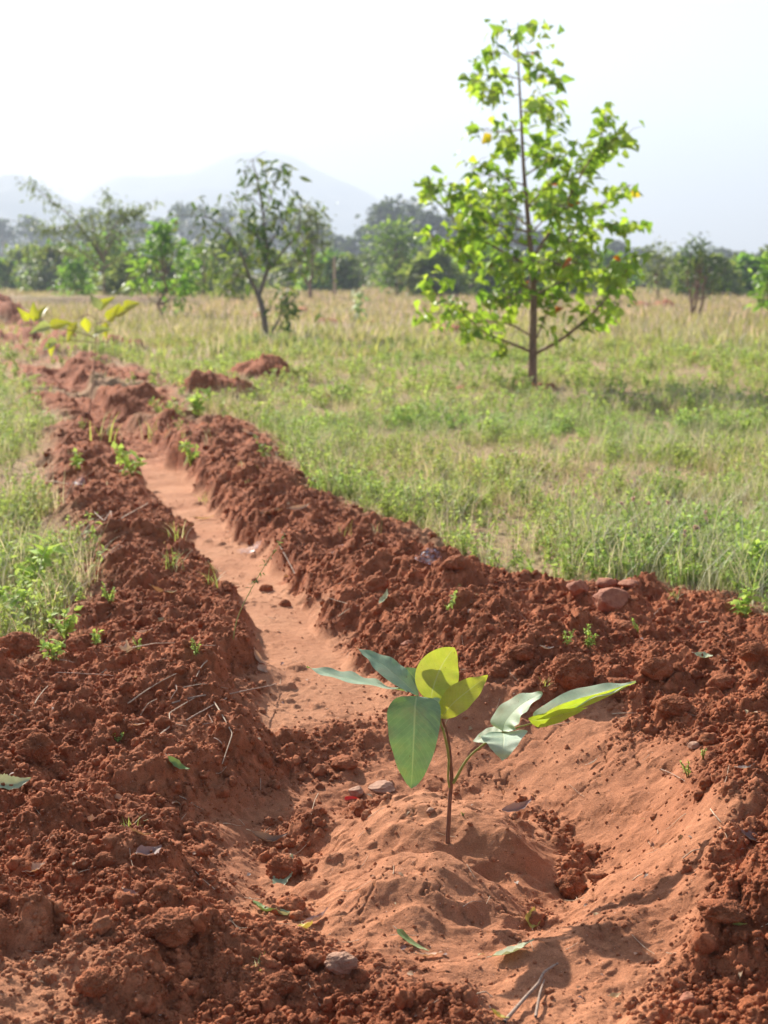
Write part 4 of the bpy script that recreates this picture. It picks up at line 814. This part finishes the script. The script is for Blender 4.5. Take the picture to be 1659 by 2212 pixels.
CL = [
 ('soil_clod', 'big rounded clod of red earth at the left edge beside the grass', 'clod', 45, 1395, 112, .8, 'soil'), ('soil_clod', 'small clod right of the big one at the left edge', 'clod', 168, 1392, 58, .8, 'soil'),
 ('rock', 'largest red rock on the right bank, in front of the grass', 'rock', 1322, 1290, 84, .7, 'redrock'), ('rock', 'squarish red rock left of the largest one on the right bank', 'rock', 1248, 1268, 52, .8, 'redrock'),
 ('rock', 'pale stone behind the largest rock on the right bank', 'rock', 1308, 1256, 50, .5, 'redrock'), ('rock', 'flat reddish rock at the grass edge right of the largest rock', 'rock', 1358, 1258, 44, .45, 'redrock'),
 ('soil_clod', 'rounded clod with small green weeds growing just behind it', 'clod', 1238, 1450, 100, .85, 'soil'), ('soil_clod', 'dark angular clod on the right bank above the trench', 'clod', 812, 1262, 54, .9, 'soil'),
 ('soil_clod', 'brown lump near the top of the right bank beside the film of cobweb', 'clod', 985, 1212, 50, .7, 'soil'), ('soil_clod', 'wide low clod just right of the largest red rock', 'clod', 1350, 1350, 60, .6, 'soil'),
 ('stone', 'flat grey-brown stone in the basin behind the sapling', 'stone', 824, 1694, 62, .42, 'rock'), ('stone', 'small pinkish stone beside the red plastic strip', 'stone', 768, 1710, 38, .75, 'rock'),
 ('stone', 'pale pebble at the foot of the sapling, left side', 'stone', 930, 1752, 20, .7, 'rock'), ('stone', 'flat red stone lying on the bank behind the sapling leaves', 'stone', 880, 1386, 28, .5, 'redrock'),
 ('soil_clod', 'dark round clod casting a shadow at left of the bank', 'clod', 74, 1612, 74, .95, 'soil'), ('soil_clod', 'crumbly heap of earth at the left rim of the basin', 'clod', 372, 1985, 112, .6, 'soil'),
 ('soil_clod', 'lump of earth in the basin left of the mound, with a green leaf on it', 'clod', 612, 1868, 84, .8, 'soil'), ('soil_clod', 'round lump lower left of the mound between fallen leaves', 'clod', 628, 1950, 60, .7, 'soil'),
 ('soil_clod', 'rounded lump at the right foot of the mound', 'clod', 1232, 1912, 70, .75, 'soil'), ('stone', 'greyish crumbly stone in the near soil, blurred', 'stone', 738, 2078, 66, .6, 'greysoil'),
 ('stone', 'small square reddish stone near the bottom right', 'stone', 1485, 2168, 36, .8, 'redrock'), ('soil_clod', 'clod among dry twigs on the left bank', 'clod', 352, 1560, 40, .9, 'soil'),
 ('soil_clod', 'clod on the left bank below the pale curled leaf', 'clod', 182, 1498, 44, .9, 'soil'), ('soil_clod', 'tall dark clod on the upper right bank at the photo edge', 'clod', 1420, 1440, 66, .8, 'soil'),
 ('soil_clod', 'broad clod right of the rounded one with weeds', 'clod', 1340, 1475, 96, .55, 'soil'), ('soil_clod', 'long clod above the far right sapling leaf', 'clod', 1455, 1520, 76, .7, 'soil'),
 ('soil_clod', 'clod at the left end of the trench floor', 'clod', 616, 1304, 26, .8, 'soil'), ('soil_clod', 'leaning slab of earth on the right bank, above the sapling', 'clod', 1125, 1400, 62, .6, 'soil'),
 ('soil_clod', 'clod beside the yellow-green fallen leaf at right', 'clod', 1560, 1470, 60, .65, 'soil'), ('soil_clod', 'clod at the right edge on the middle of the bank', 'clod', 1625, 1400, 64, .7, 'soil'),
 ('soil_clod', 'small clod in the trench mouth, left of the tall leaves', 'clod', 742, 1640, 60, .5, 'soil'), ('soil_clod', 'crumbly clod near the bottom edge, left', 'clod', 210, 2110, 90, .6, 'soil'),
 ('soil_clod', 'lumpy clod near the lower right, past the leaf shadows', 'clod', 1560, 1960, 100, .4, 'soil'), ('soil_clod', 'clod near the bottom edge in the middle', 'clod', 600, 2120, 70, .6, 'soil'),
 ('soil_clod', 'brown clod on the left bank near the mauve leaf', 'clod', 228, 1860, 44, .7, 'soil'), ('soil_clod', 'red block on the bank right of the sapling top', 'clod', 1075, 1450, 46, .8, 'soil'),
 ('stone', 'pale tan pebble at the right foot of the bank', 'stone', 1500, 1612, 30, .6, 'rock'), ('soil_clod', 'clod by the trench edge under the grass tuft', 'clod', 575, 1270, 30, .8, 'soil'),
]
for k, (nm, lb, ct, px, py, wp, hr, mt) in enumerate(CL): clod(nm, lb, ct, px, py, wp, hr, mt, seed=900 + k, sink=.42 if mt == 'soil' else .36)

# ---------------------------------------------------------------- fallen leaves
def fallen(label, px, py, size, ang, col, prof='ovate', wr=.42, curl=.8, tilt=.0, seed=0, serr=0.0, lift=.003, name='fallen_leaf', fold=.25):
    """ang: direction of the tip as seen in the photo, degrees anticlockwise from right"""
    r = np.random.default_rng(seed); p = drop(px, py); L = size * 1.2 / FPX * math.hypot(p[1], CAMZ)
    n = normal_at(p[0], p[1]); d = np.array([math.cos(R(ang)), math.sin(R(ang)), 0]); d[2] = -(n[0] * d[0] + n[1] * d[1]) / n[2] + tilt; d = nrm(d)
    L *= 1 / max(.45, math.hypot(d[0], d[1] * .45 + d[2] * .85)); L = min(L, size / FPX * 2.6 * 1.9 * (p[1] / 2.6))
    up = nrm(n - d * (n @ d)); c0 = -d * L * .5
    ctrl = [c0 + up * (.004 + curl * L * .10), c0 + d * L * .33 + up * .001, c0 + d * L * .66 + up * (.001), c0 + d * L + up * (.003 + curl * L * .16)]
    N_ = nrm(up + r.normal(size=3) * .25)
    V, F, uv = ribbon(ctrl, L * wr, N_, fold, prof, 22, 8, .04, curl * .9, serr); a = Acc(); a.add(V, F, col, uv)
    st = smooth_path([ctrl[0] - d * L * .12 + up * .002, ctrl[0]], 2); v, f = tube(st, .0007, .0009, 4)
    o = a.build(name, M['litter']); s2 = Acc(); s2.add(v, f); s2.build('stalk', M['straw'], o)
    o.location = p + n * lift; tag(o, label, 'leaf'); return o
MAU = (.26, .15, .14); BRN = (.30, .17, .09); PEA = (.58, .36, .24); GRN = (.19, .30, .09); PGR = (.38, .46, .28); YEL = (.52, .46, .10); STR = (.52, .38, .20); GRY = (.42, .33, .28)
FL = [
 ('green toothed leaf lying at the left edge of the photo', 16, 1705, 62, 40, PGR, dict(serr=.12)), ('green-yellow curled leaf on the left side of the bank', 380, 1664, 46, -12, GRN, dict(curl=1.2)),
 ('pale brown curled leaf left, above the mauve leaf', 256, 1730, 40, -30, PEA, dict(curl=1.4, wr=.3)), ('mauve-grey oval leaf standing in the soil at left', 194, 1785, 38, -75, MAU, dict(tilt=.5)),
 ('peach-coloured ragged leaf at far left', 80, 1887, 36, 20, PEA, dict(wr=.8, serr=.2)), ('mauve-brown leaf with a pointed tip, left of the basin', 320, 1860, 42, 55, MAU, dict(wr=.6, tilt=.2)),
 ('pinkish crumpled scrap of leaf above the crumbly heap', 286, 1942, 32, -40, MAU, dict(curl=1.6)), ('small light green leaf tip near the mauve leaf', 305, 1781, 20, 25, PGR, dict(wr=.3)),
 ('green toothed leaf leaning on the lump left of the mound', 615, 1892, 66, 70, PGR, dict(serr=.14, tilt=.55, curl=.3)), ('narrow green leaf curled at the bottom left of the mound', 568, 1972, 52, -50, GRN, dict(serr=.1, wr=.28, tilt=.1)),
 ('folded grey-green leaf beside the narrow curled one', 612, 1982, 54, -25, PGR, dict(wr=.25, fold=.8)), ('yellow leaf with brown spots below the mound', 661, 2010, 46, -70, YEL, dict(tilt=.3)),
 ('mauve-brown leaf just right of the spotted yellow leaf', 688, 1992, 46, 35, MAU, dict(curl=1.1)), ('dark shrivelled leaf on top of the lump left of the mound', 578, 1823, 66, 5, (.15, .10, .09), dict(curl=1.8, wr=.3)),
 ('pale green flat leaf with a toothed edge below the mound on the right', 1112, 2062, 78, 8, PGR, dict(serr=.08, curl=.4)), ('small upright yellow leaf at the foot of the mound', 1148, 1993, 36, 80, YEL, dict(tilt=.7, wr=.7)),
 ('long narrow green blade lying below the mound', 893, 2042, 66, -48, GRN, dict(prof='blade', wr=.16, curl=.4)), ('peach leaf at the end of the long green blade', 928, 2070, 44, 10, PEA, dict(curl=.5)),
 ('dark mauve curled leaf on the right shoulder of the mound', 1120, 1752, 60, 8, (.24, .16, .16), dict(curl=1.2, wr=.35)), ('yellow-green leaf scrap high on the right bank', 1520, 1440, 30, -35, PGR, dict(wr=.55)),
 ('mauve leaf by the right edge of the photo, low on the bank', 1628, 1822, 50, -35, MAU, dict(wr=.4)), ('pinkish leaf at the right edge of the crumbly bank', 1612, 1672, 32, 0, GRY, dict(curl=.6)),
 ('slender yellow leaf at the lower right', 1588, 2005, 36, -15, YEL, dict(wr=.25)), ('yellow leaf cut by the bottom edge of the photo', 1074, 2201, 34, -20, YEL, dict(wr=.5)),
 ('pale green leaf on the right bank above the trench', 833, 1300, 32, 60, PGR, dict(tilt=.3)), ('straw-coloured long leaf on the right bank', 648, 1100, 40, 12, PEA, dict(wr=.28)),
 ('brown long leaf left of the straw-coloured one', 600, 1107, 52, 35, BRN, dict(wr=.3)), ('long dry straw-coloured leaf on the left bank', 348, 1346, 52, 12, STR, dict(wr=.25, curl=1.0)),
 ('short pale dry leaf just below the long dry one', 316, 1371, 28, -5, PEA, dict(wr=.4)), ('folded brown-yellow leaf on the flat patch of the left bank', 343, 1280, 32, 15, BRN, dict(curl=1.2)),
 ('tan leaf beside the folded brown-yellow leaf', 371, 1286, 20, 0, STR, {}), ('grey crumpled dry leaf near the small weeds at left', 274, 1412, 40, -70, GRY, dict(curl=1.5, tilt=.4)),
 ('peach curled leaf on the trench edge', 556, 1430, 34, -25, PEA, dict(curl=1.3, wr=.35)), ('small peach leaf beside a clod on the trench edge', 566, 1451, 22, -40, PEA, dict(wr=.8)),
 ('pale tan leaf under the dry twigs', 290, 1570, 34, 5, PEA, dict(wr=.35)), ('small round pale leaf near the bottom right', 1330, 2158, 22, 10, STR, dict(wr=.7)),
 ('white-green small leaf in the upper trench', 460, 1240, 26, 10, STR, dict(wr=.3)), ('pale leaf halfway along the trench', 442, 1123, 44, 5, STR, dict(wr=.2)),
 ('tiny pale leaf on the right bank near the trench top', 408, 995, 22, -40, PGR, dict(wr=.5)), ('brown leaf scrap on the right bank by the grass edge', 366, 945, 24, 10, PEA, {}),
 ('pale leaf scrap on the right bank below the grass', 535, 942, 26, 0, PEA, {}), ('small mauve leaf in the soil at left, under the curled leaf', 300, 1806, 44, 0, BRN, dict(wr=.3)),
 ('orange leaf in the grass at the top of the right bank', 798, 1083, 22, 60, (.6, .2, .04), {}), ('grey leaf near the rock on the right bank', 1180, 1405, 24, 20, GRY, {}),
 ('pale flake on the trench floor near its mouth', 905, 1560, 18, 0, PEA, {}), ('pale scrap on the right wall of the basin', 1285, 1650, 26, 15, GRY, dict(wr=.3)),
]
for k, (lb, px, py, sz, an, cl, kw) in enumerate(FL): fallen(lb, px, py, sz, an, cl, seed=1200 + k, **kw)
r = np.random.default_rng(66)     # petals of bleached litter too small to tell apart
a_ = Acc(); n = 320; yy = np.exp(r.uniform(np.log(1.7), np.log(8), n)); xx = r.uniform(-1, 1, n) * (.3 * yy + .1); h, l, v, c = shape(xx, yy); k = v < .5
P = np.stack([xx, yy, h + .004], -1)[k]; n = len(P); T3 = leaf_tpl(3, 2, 'ovate', .5, .4, 0, .5)
cl = np.array([PEA, STR, BRN, MAU, GRY])[r.integers(0, 5, n)] * r.uniform(.7, 1.2, (n, 1)); D = r.normal(size=(n, 3)) * (1, 1, .25); N = r.normal(size=(n, 3)) * .4 + (0, 0, 1)
V, F, c, uv = instance(T3[0], T3[1], P, frames(D, nrm(N)), r.uniform(.006, .018, n), T3[2], None, cl); a_.add(V, F, c, uv); o = a_.build('litter', M['litter']); tag(o, 'tiny bleached bits of leaf litter scattered over the soil', kind='stuff')
a_ = Acc(); n = 330; yy = np.exp(r.uniform(np.log(1.6), np.log(8), n)); xx = r.uniform(-1, 1, n) * (.33 * yy + .2)
for x_, y_ in zip(xx, yy):
    q = r.uniform(0, 6.28); L = r.uniform(.012, .06); tt = np.linspace(-.5, .5, 5); X_ = x_ + math.cos(q) * L * tt; Y2 = y_ + math.sin(q) * L * tt + L * .2 * tt ** 2; h, l, v, c = shape(X_, Y2)
    if v.max() > .4: continue
    hz_ = np.convolve(np.pad(h, 1, 'edge'), [.3, .4, .3], 'valid'); a_.add(*tube(np.stack([X_, Y2, hz_ + .003], -1), r.uniform(.0004, .0009), .0004, 4))
o = a_.build('straw_litter', M['straw']); tag(o, 'short bits of straw and root fibre scattered over the soil', kind='stuff')

# ---------------------------------------------------------------- dry stalks and twigs
def twig(label, pts, rad, mat='straw', lift=.006, name='dry_stalk', cat='stalk', arch=.0):
    P = np.array([drop(*p) for p in pts]); base = P[0].copy(); Q = P - base; m = len(Q)
    Q[:, 2] += lift; Q[0, 2] -= .004
    t_ = np.linspace(0, m - 1, 6 * m); S_ = np.stack([np.interp(t_, np.arange(m), Q[:, k_]) for k_ in range(3)], -1)
    hz = shape(S_[:, 0] + base[0], S_[:, 1] + base[1])[0] - base[2]
    S_[:, 2] += max(0, np.percentile(hz - S_[:, 2], 60)) + arch * .4 * np.sin(np.linspace(0, np.pi, len(S_)))
    ker = np.array([.25, .5, .25]); z = np.convolve(np.pad(S_[:, 2], 1, 'edge'), ker, 'valid'); S_[:, 2] = z
    a = Acc(); a.add(*tube(S_, rad, rad * .55, 6)); o = a.build(name, M[mat]); o.location = base; tag(o, label, cat); return o
def c5(x, y): return (x * .5, 1335 + y * .5)
def c6(x, y): return (829.5 + x * .5, 1492.5 + y * .5)
def c3(x, y): return (x * .5, 785.5 + y * .5)
def c4(x, y): return (829.5 + x * .5, 864 + y * .5)
TW = [
 ('longest pale stalk, running level across the left bank toward the trench', [c5(700, 388), c5(850, 370), c5(1000, 345), c5(1195, 303)], .0022), ('long dry stalk bent over the left bank above the others', [c5(440, 245), c5(560, 170), c5(700, 130), c5(930, 137)], .0019),
 ('straight stalk slanting up to the right on the left bank', [c5(552, 388), c5(660, 320), c5(762, 262)], .0017), ('stalk crossing below the longest pale one', [c5(805, 450), c5(890, 420), c5(980, 365)], .0018),
 ('crooked twig dangling at the lower left of the stalk bundle', [c5(648, 555), c5(735, 490), c5(732, 430), c5(850, 352)], .0018), ('forked twig bending down toward the basin', [c5(920, 375), c5(965, 450), c5(1005, 540), c5(960, 650)], .0018),
 ('short twig joining the forked one from the left', [c5(925, 525), c5(950, 555), c5(980, 590)], .0014), ('thin stalk standing up from the stalk bundle', [c5(895, 190), c5(870, 250), c5(840, 305)], .0015),
 ('short straw left on the bank near the big clod', [c5(200, 185), c5(260, 205), c5(320, 218)], .0014), ('level straw between the big clod and the stalk bundle', [c5(240, 243), c5(380, 262), c5(490, 277)], .0012),
 ('thin twig slanting beside the clod at far left', [c5(150, 390), c5(180, 350), c5(208, 310)], .0014), ('short stalk slanting left of the stalk bundle', [c5(605, 430), c5(640, 400), c5(682, 365)], .0014),
 ('stalk upright beside the stalk bundle', [c5(760, 295), c5(765, 330), c5(735, 370)], .0013), ('hair-thin root on the left slope of the basin', [c5(1375, 765), c5(1360, 820), c5(1345, 870)], .0009),
 ('level stalk just under the longest pale one', [c5(790, 315), c5(880, 308), c5(985, 318)], .0013), ('kinked stalk low on the left bank', [c5(875, 465), c5(920, 470), c5(900, 430)], .001),
 ('pale stalk lying on the right bank above the trench', [c3(1460, 1105), c3(1505, 1080), c3(1550, 1060)], .0016), ('short brown stalk left of the pale one on the right bank', [c3(1420, 1020), c3(1460, 1040), c3(1500, 1055)], .0014),
 ('bent pale stem leaning down the right side of the trench', [c3(1210, 800), c3(1255, 880), c3(1290, 960)], .0022), ('long blurred stalk across the upper left bank', [c3(255, 790), c3(400, 735), c3(520, 690), c3(640, 620)], .0028),
 ('grey stalk beside the grass at the top of the left bank', [c3(160, 510), c3(220, 520), c3(290, 530)], .0024), ('curled dry stem on the upper left bank', [c3(410, 660), c3(450, 690), c3(480, 650), (240, 1120)], .0022),
 ('short pale straw on the right wall of the basin', [c6(1290, 730), c6(1330, 712), c6(1365, 698)], .0013), ('tiny pale chip of straw on the basin wall', [c6(1075, 825), c6(1115, 810)], .0015),
 ('thin root on the right wall below the green seedling', [c6(1195, 345), c6(1240, 375), c6(1300, 405)], .001), ('curved thin root at the right side of the bank', [c6(1410, 520), c6(1425, 560), c6(1455, 582)], .0012),
 ('brown stalk lying right of the far leaf tip', [c6(985, 105), c6(1040, 112), c6(1090, 108)], .0014), ('fine root lying on the mound', [c6(340, 938), c6(380, 932), c6(420, 930)], .0008),
 ('pale straw on the far right bank', [c4(570, 832), c4(640, 828)], .0014), ('short pale straw high on the right bank', [c4(1365, 965), c4(1400, 978)], .0014), ('thin root near the far right of the bank', [c4(1165, 940), c4(1200, 915)], .001),
 ('fine pale root on the near right soil', [c6(400, 1315), c6(440, 1325), c6(470, 1345)], .0012),
]
for k, (lb, pts, rad) in enumerate(TW): twig(lb, pts, rad, 'straw' if k % 3 else 'twig', arch=.012 if k < 14 else .004)
twig('thick bent dry twig at the bottom edge of the photo', [c6(520, 1440), c6(600, 1370), c6(665, 1300), c6(690, 1250), c6(750, 1195)], .0032, 'twig', name='dry_twig', cat='twig', arch=.015)
twig('second dry twig beside the thick bent one', [c6(655, 1420), c6(672, 1340), c6(692, 1270)], .0024, 'twig', name='dry_twig', cat='twig', arch=.01)
# tall grass stalk leaning over the trench, with a thin seed head
p0 = drop(*c3(1003, 1200)); a_ = Acc(); y_ = p0[1]
st = smooth_path([at(*c3(1003, 1200), y_) - p0 + (0, 0, -.01), at(*c3(1030, 1090), y_) - p0, at(*c3(1110, 930), y_ + .03) - p0, at(*c3(1225, 745), y_ + .06) - p0], 6); a_.add(*tube(st, .0016, .0008, 5))
root = empty('grass_stalk', p0); tag(root, 'tall thin green grass stalk leaning to the right over the trench', 'stalk'); a_.build('stem', M['stem_green'], root)
r = np.random.default_rng(4); P = st[-9:][r.integers(0, 9, 30)] + r.normal(size=(30, 3)) * .004; cr = Acc(); leaf_cloud(cr, P, LANCE, .014, GREENS['olive'], 9, -.3); cr.build('seed_head', M['grass'], root)

# ---------------------------------------------------------------- seedlings and tufts rooted in the bare soil
def seedling(label, px, py, hpx, kind='weed', seed=0, name='seedling', cat='plant', wide=1.0, colm=(1.1, 1.15, 1)):
    p = drop(px, py); h = hpx / FPX * math.hypot(p[1], CAMZ)
    if kind == 'weed': V, F, c = weed(seed, h, int(18 * wide), h * .34)
    elif kind == 'fern': V, F, c = weed(seed, h, 34, h * .20)
    else: V, F, c = blades(int(12 * wide), h, h * .5, max(.0012, h * .018), seed, .25, 5)
    V = V * np.array([wide, wide, 1]); o = mk(name, V, F, M['grass'], col=c * np.array(colm)); o.location = p; tag(o, label, cat); return o
SD = [
 ('small ferny green seedling behind the rounded clod, left of a pair', 1225, 1395, 44, 'fern'), ('small ferny green seedling behind the rounded clod, right of a pair', 1272, 1402, 46, 'fern'), ('small bright seedling alone high on the right bank', 1381, 1368, 32, 'fern'),
 ('tiny green seedling on the right wall of the basin', 1487, 1680, 36, 'fern'), ('bright green ferny seedling on the left bank near the trench', 425, 1415, 30, 'fern'), ('dull green seedling left of the grey crumpled leaf', 300, 1405, 26, 'fern'),
 ('leafy green weed between the two clods at the left edge', 140, 1380, 60, 'weed'), ('green weed at the foot of the big left clod', 118, 1425, 48, 'weed'), ('pair of upright light green seedling leaves on the left bank', 207, 1392, 28, 'weed'),
 ('tiny grey-green seedling low on the left bank', 254, 1602, 28, 'fern'), ('small upright green shoot near the mauve leaf at left', 279, 1785, 34, 'tuft'), ('single short green blade in the near soil', 559, 2085, 34, 'tuft'),
 ('grass tuft on the left edge of the trench', 385, 1165, 60, 'tuft'), ('long-bladed grass tuft lying into the trench', 465, 1270, 60, 'tuft'), ('sprawling grass tuft on the left bank above the flat patch', 375, 1230, 56, 'tuft'),
 ('small round green seedling high on the left bank', 162, 1020, 40, 'weed'), ('yellow-flowering weed at the trench edge', 288, 1030, 60, 'weed'), ('pale small weed on the right bank near the top of the trench', 413, 1005, 40, 'weed'),
 ('green tuft in the middle of the upper trench', 440, 1085, 40, 'tuft'), ('grass tuft at the head of the trench', 230, 955, 70, 'tuft'), ('small green tuft right of the trench head', 325, 945, 50, 'tuft'), ('leafy green clump in front of the dark soil heap', 420, 895, 60, 'weed'),
 ('small weed by the left bank, below the sprawling tuft', 238, 1310, 40, 'fern'), ('small shoot at the right edge beneath the grass', 1610, 1335, 60, 'weed'), ('grassy weed on the right bank in front of the field', 1480, 1262, 60, 'weed'), ('single green spear on the right bank', 1460, 1300, 34, 'tuft'),
 ('tiny green sprout beside the dark grassless clod right', 1518, 1640, 24, 'fern'), ('grassy wisp just left of the rounded clod', 1180, 1480, 24, 'tuft'), ('leafy shoot at the far left below the grass', 60, 1345, 70, 'weed'), ('clump of weeds at the end of the left grass', 15, 1355, 80, 'weed'),
 ('tall leafy weed at the right edge of the near grass', 1625, 1250, 120, 'weed'), ('sprig at the base of the sapling', 1000, 1765, 10, 'fern'), ('thin upright weed at the left edge of the near grass', 55, 1290, 120, 'weed'),
]
for k, (lb, px, py, hp, kd) in enumerate(SD): seedling(lb, px, py, hp, kd, 1500 + k, wide=1.0 if kd == 'fern' else 1.25)
# pink-flowered weed stems in the field on the right
for k, (lb, px, py, hp) in enumerate([('branched brown weed with pink flower heads at the right bank top', 1395, 1215, 130), ('smaller weed with pink flower heads near the right edge', 1530, 1180, 70), ('slender weed with one pink flower, deeper in the grass', 1380, 1110, 60), ('reddish leafy weed stem at the lower right of the field', 1470, 1240, 95)]):
    p = on(px, py); p[2] = ground_z(p[0], p[1]); r = np.random.default_rng(1700 + k); h = hp / FPX * math.hypot(p[1], 1); root = empty('flowering_weed', p); tag(root, lb, 'weed'); a_ = Acc()
    for q in range(4):
        tip = np.array([r.uniform(-.5, .4) * h, r.uniform(-.2, .2) * h, h * r.uniform(.6, 1)]); a_.add(*tube(smooth_path([(0, 0, -.01), tip * (.3, .3, .5), tip], 4), .0022, .001, 4))
        D = nrm(r.normal(size=(26, 3)) + (0, 0, .4)); V, F, c, uv = instance(OVATE[0], OVATE[1], np.repeat(tip[None], 26, 0), frames(D, r.normal(size=(26, 3))), r.uniform(.006, .013, 26), OVATE[2], None, np.array([[.62, .42, .42]]) * r.uniform(.8, 1.1, (26, 1))); fl = Acc(); fl.add(V, F, c, uv); fl.build('flower', M['grass'], root)
    a_.build('stem', M['twig'], root)
# tall blades and dry stalks that stand out of the field
# red plastic strip
P = [drop(744, 1732), drop(758, 1730), drop(776, 1733)]; b = P[0].copy(); Q = [p - b for p in P]; Q[1] = (Q[0] + Q[2]) / 2 + (0, -.002, .004); zt = max(p[2] for p in Q)
for q in Q: q[2] = max(q[2], 0) + .006
V, F, uv = ribbon(Q, .008, (0, -1, .4), .1, 'blade', 12, 4); V2 = V + np.array([0, .0015, 0]); a_ = Acc(); a_.add(V, F); a_.add(V2, F[:, ::-1])
o = a_.build('plastic_strip', M['plastic']); o.location = b; tag(o, 'small bright red strip of plastic in the soil beside the pinkish stone', 'plastic strip')
# cobwebs
for lb, px, py, w_, h_ in [('bright white cobweb patch at the side of the trench', 538, 1194, 54, 16), ('bluish cobweb film on the right bank', 740, 1177, 90, 14), ('faint cobweb beside the brown lump on the right bank', 925, 1212, 60, 20), ('cobweb sheet on the upper left bank', 165, 1046, 44, 18), ('cobweb in the grass edge at left', 100, 1092, 34, 16)]:
    c = drop(px, py); sc = math.hypot(c[1], 1) / FPX; nx, ny = 26, 16; u = np.linspace(-1, 1, nx); v_ = np.linspace(-1, 1, ny); Ug, Vg = np.meshgrid(u, v_)
    m_ = np.sqrt(np.maximum(1e-6, 1 - .5 * Vg ** 2)); m2 = np.sqrt(1 - .5 * Ug ** 2); X = Ug * m_ * w_ * sc * .5; Y = Vg * m2 * h_ * sc * 1.3
    Z = shape((X + c[0]).ravel(), (Y + c[1]).ravel())[0].reshape(X.shape) - c[2]; k_ = np.array([.25, .5, .25]); Zm = Z.copy()
    for q in range(3): Zm = np.apply_along_axis(lambda v: np.convolve(np.pad(v, 1, 'edge'), k_, 'valid'), 1, Zm); Zm = np.apply_along_axis(lambda v: np.convolve(np.pad(v, 1, 'edge'), k_, 'valid'), 0, Zm)
    Zm = Zm + .006
    i = np.arange(ny - 1)[:, None] * nx; j = np.arange(nx - 1)[None]; F = np.stack([i + j, i + j + 1, i + nx + j + 1, i + nx + j], -1).reshape(-1, 4)
    o = mk('spider_web', np.stack([X, Y, Zm], -1).reshape(-1, 3), F, M['silk']); o.location = c; tag(o, lb, 'cobweb')
# ---------------------------------------------------------------- the air
HZ = (-2200, -80, -6, 2200, 2900, 330)
x0, y0, z0, x1, y1, z1 = HZ
V = [(x0, y0, z0), (x1, y0, z0), (x1, y1, z0), (x0, y1, z0), (x0, y0, z1), (x1, y0, z1), (x1, y1, z1), (x0, y1, z1)]
o = mk('haze', V, np.array([(0, 3, 2, 1), (4, 5, 6, 7), (0, 1, 5, 4), (1, 2, 6, 5), (2, 3, 7, 6), (3, 0, 4, 7)]), None, smooth=False)
hm_ = bpy.data.materials.new('haze'); hm_.use_nodes = True; t = hm_.node_tree; t.nodes.clear()
out = t.nodes.new('ShaderNodeOutputMaterial'); pv = t.nodes.new('ShaderNodeVolumePrincipled')
pv.inputs['Color'].default_value = (.71, .81, .97, 1); pv.inputs['Density'].default_value = .00115; pv.inputs['Anisotropy'].default_value = .2
t.links.new(pv.outputs[0], out.inputs['Volume']); o.data.materials.append(hm_); tag(o, 'thin pale haze in the air', kind='stuff')
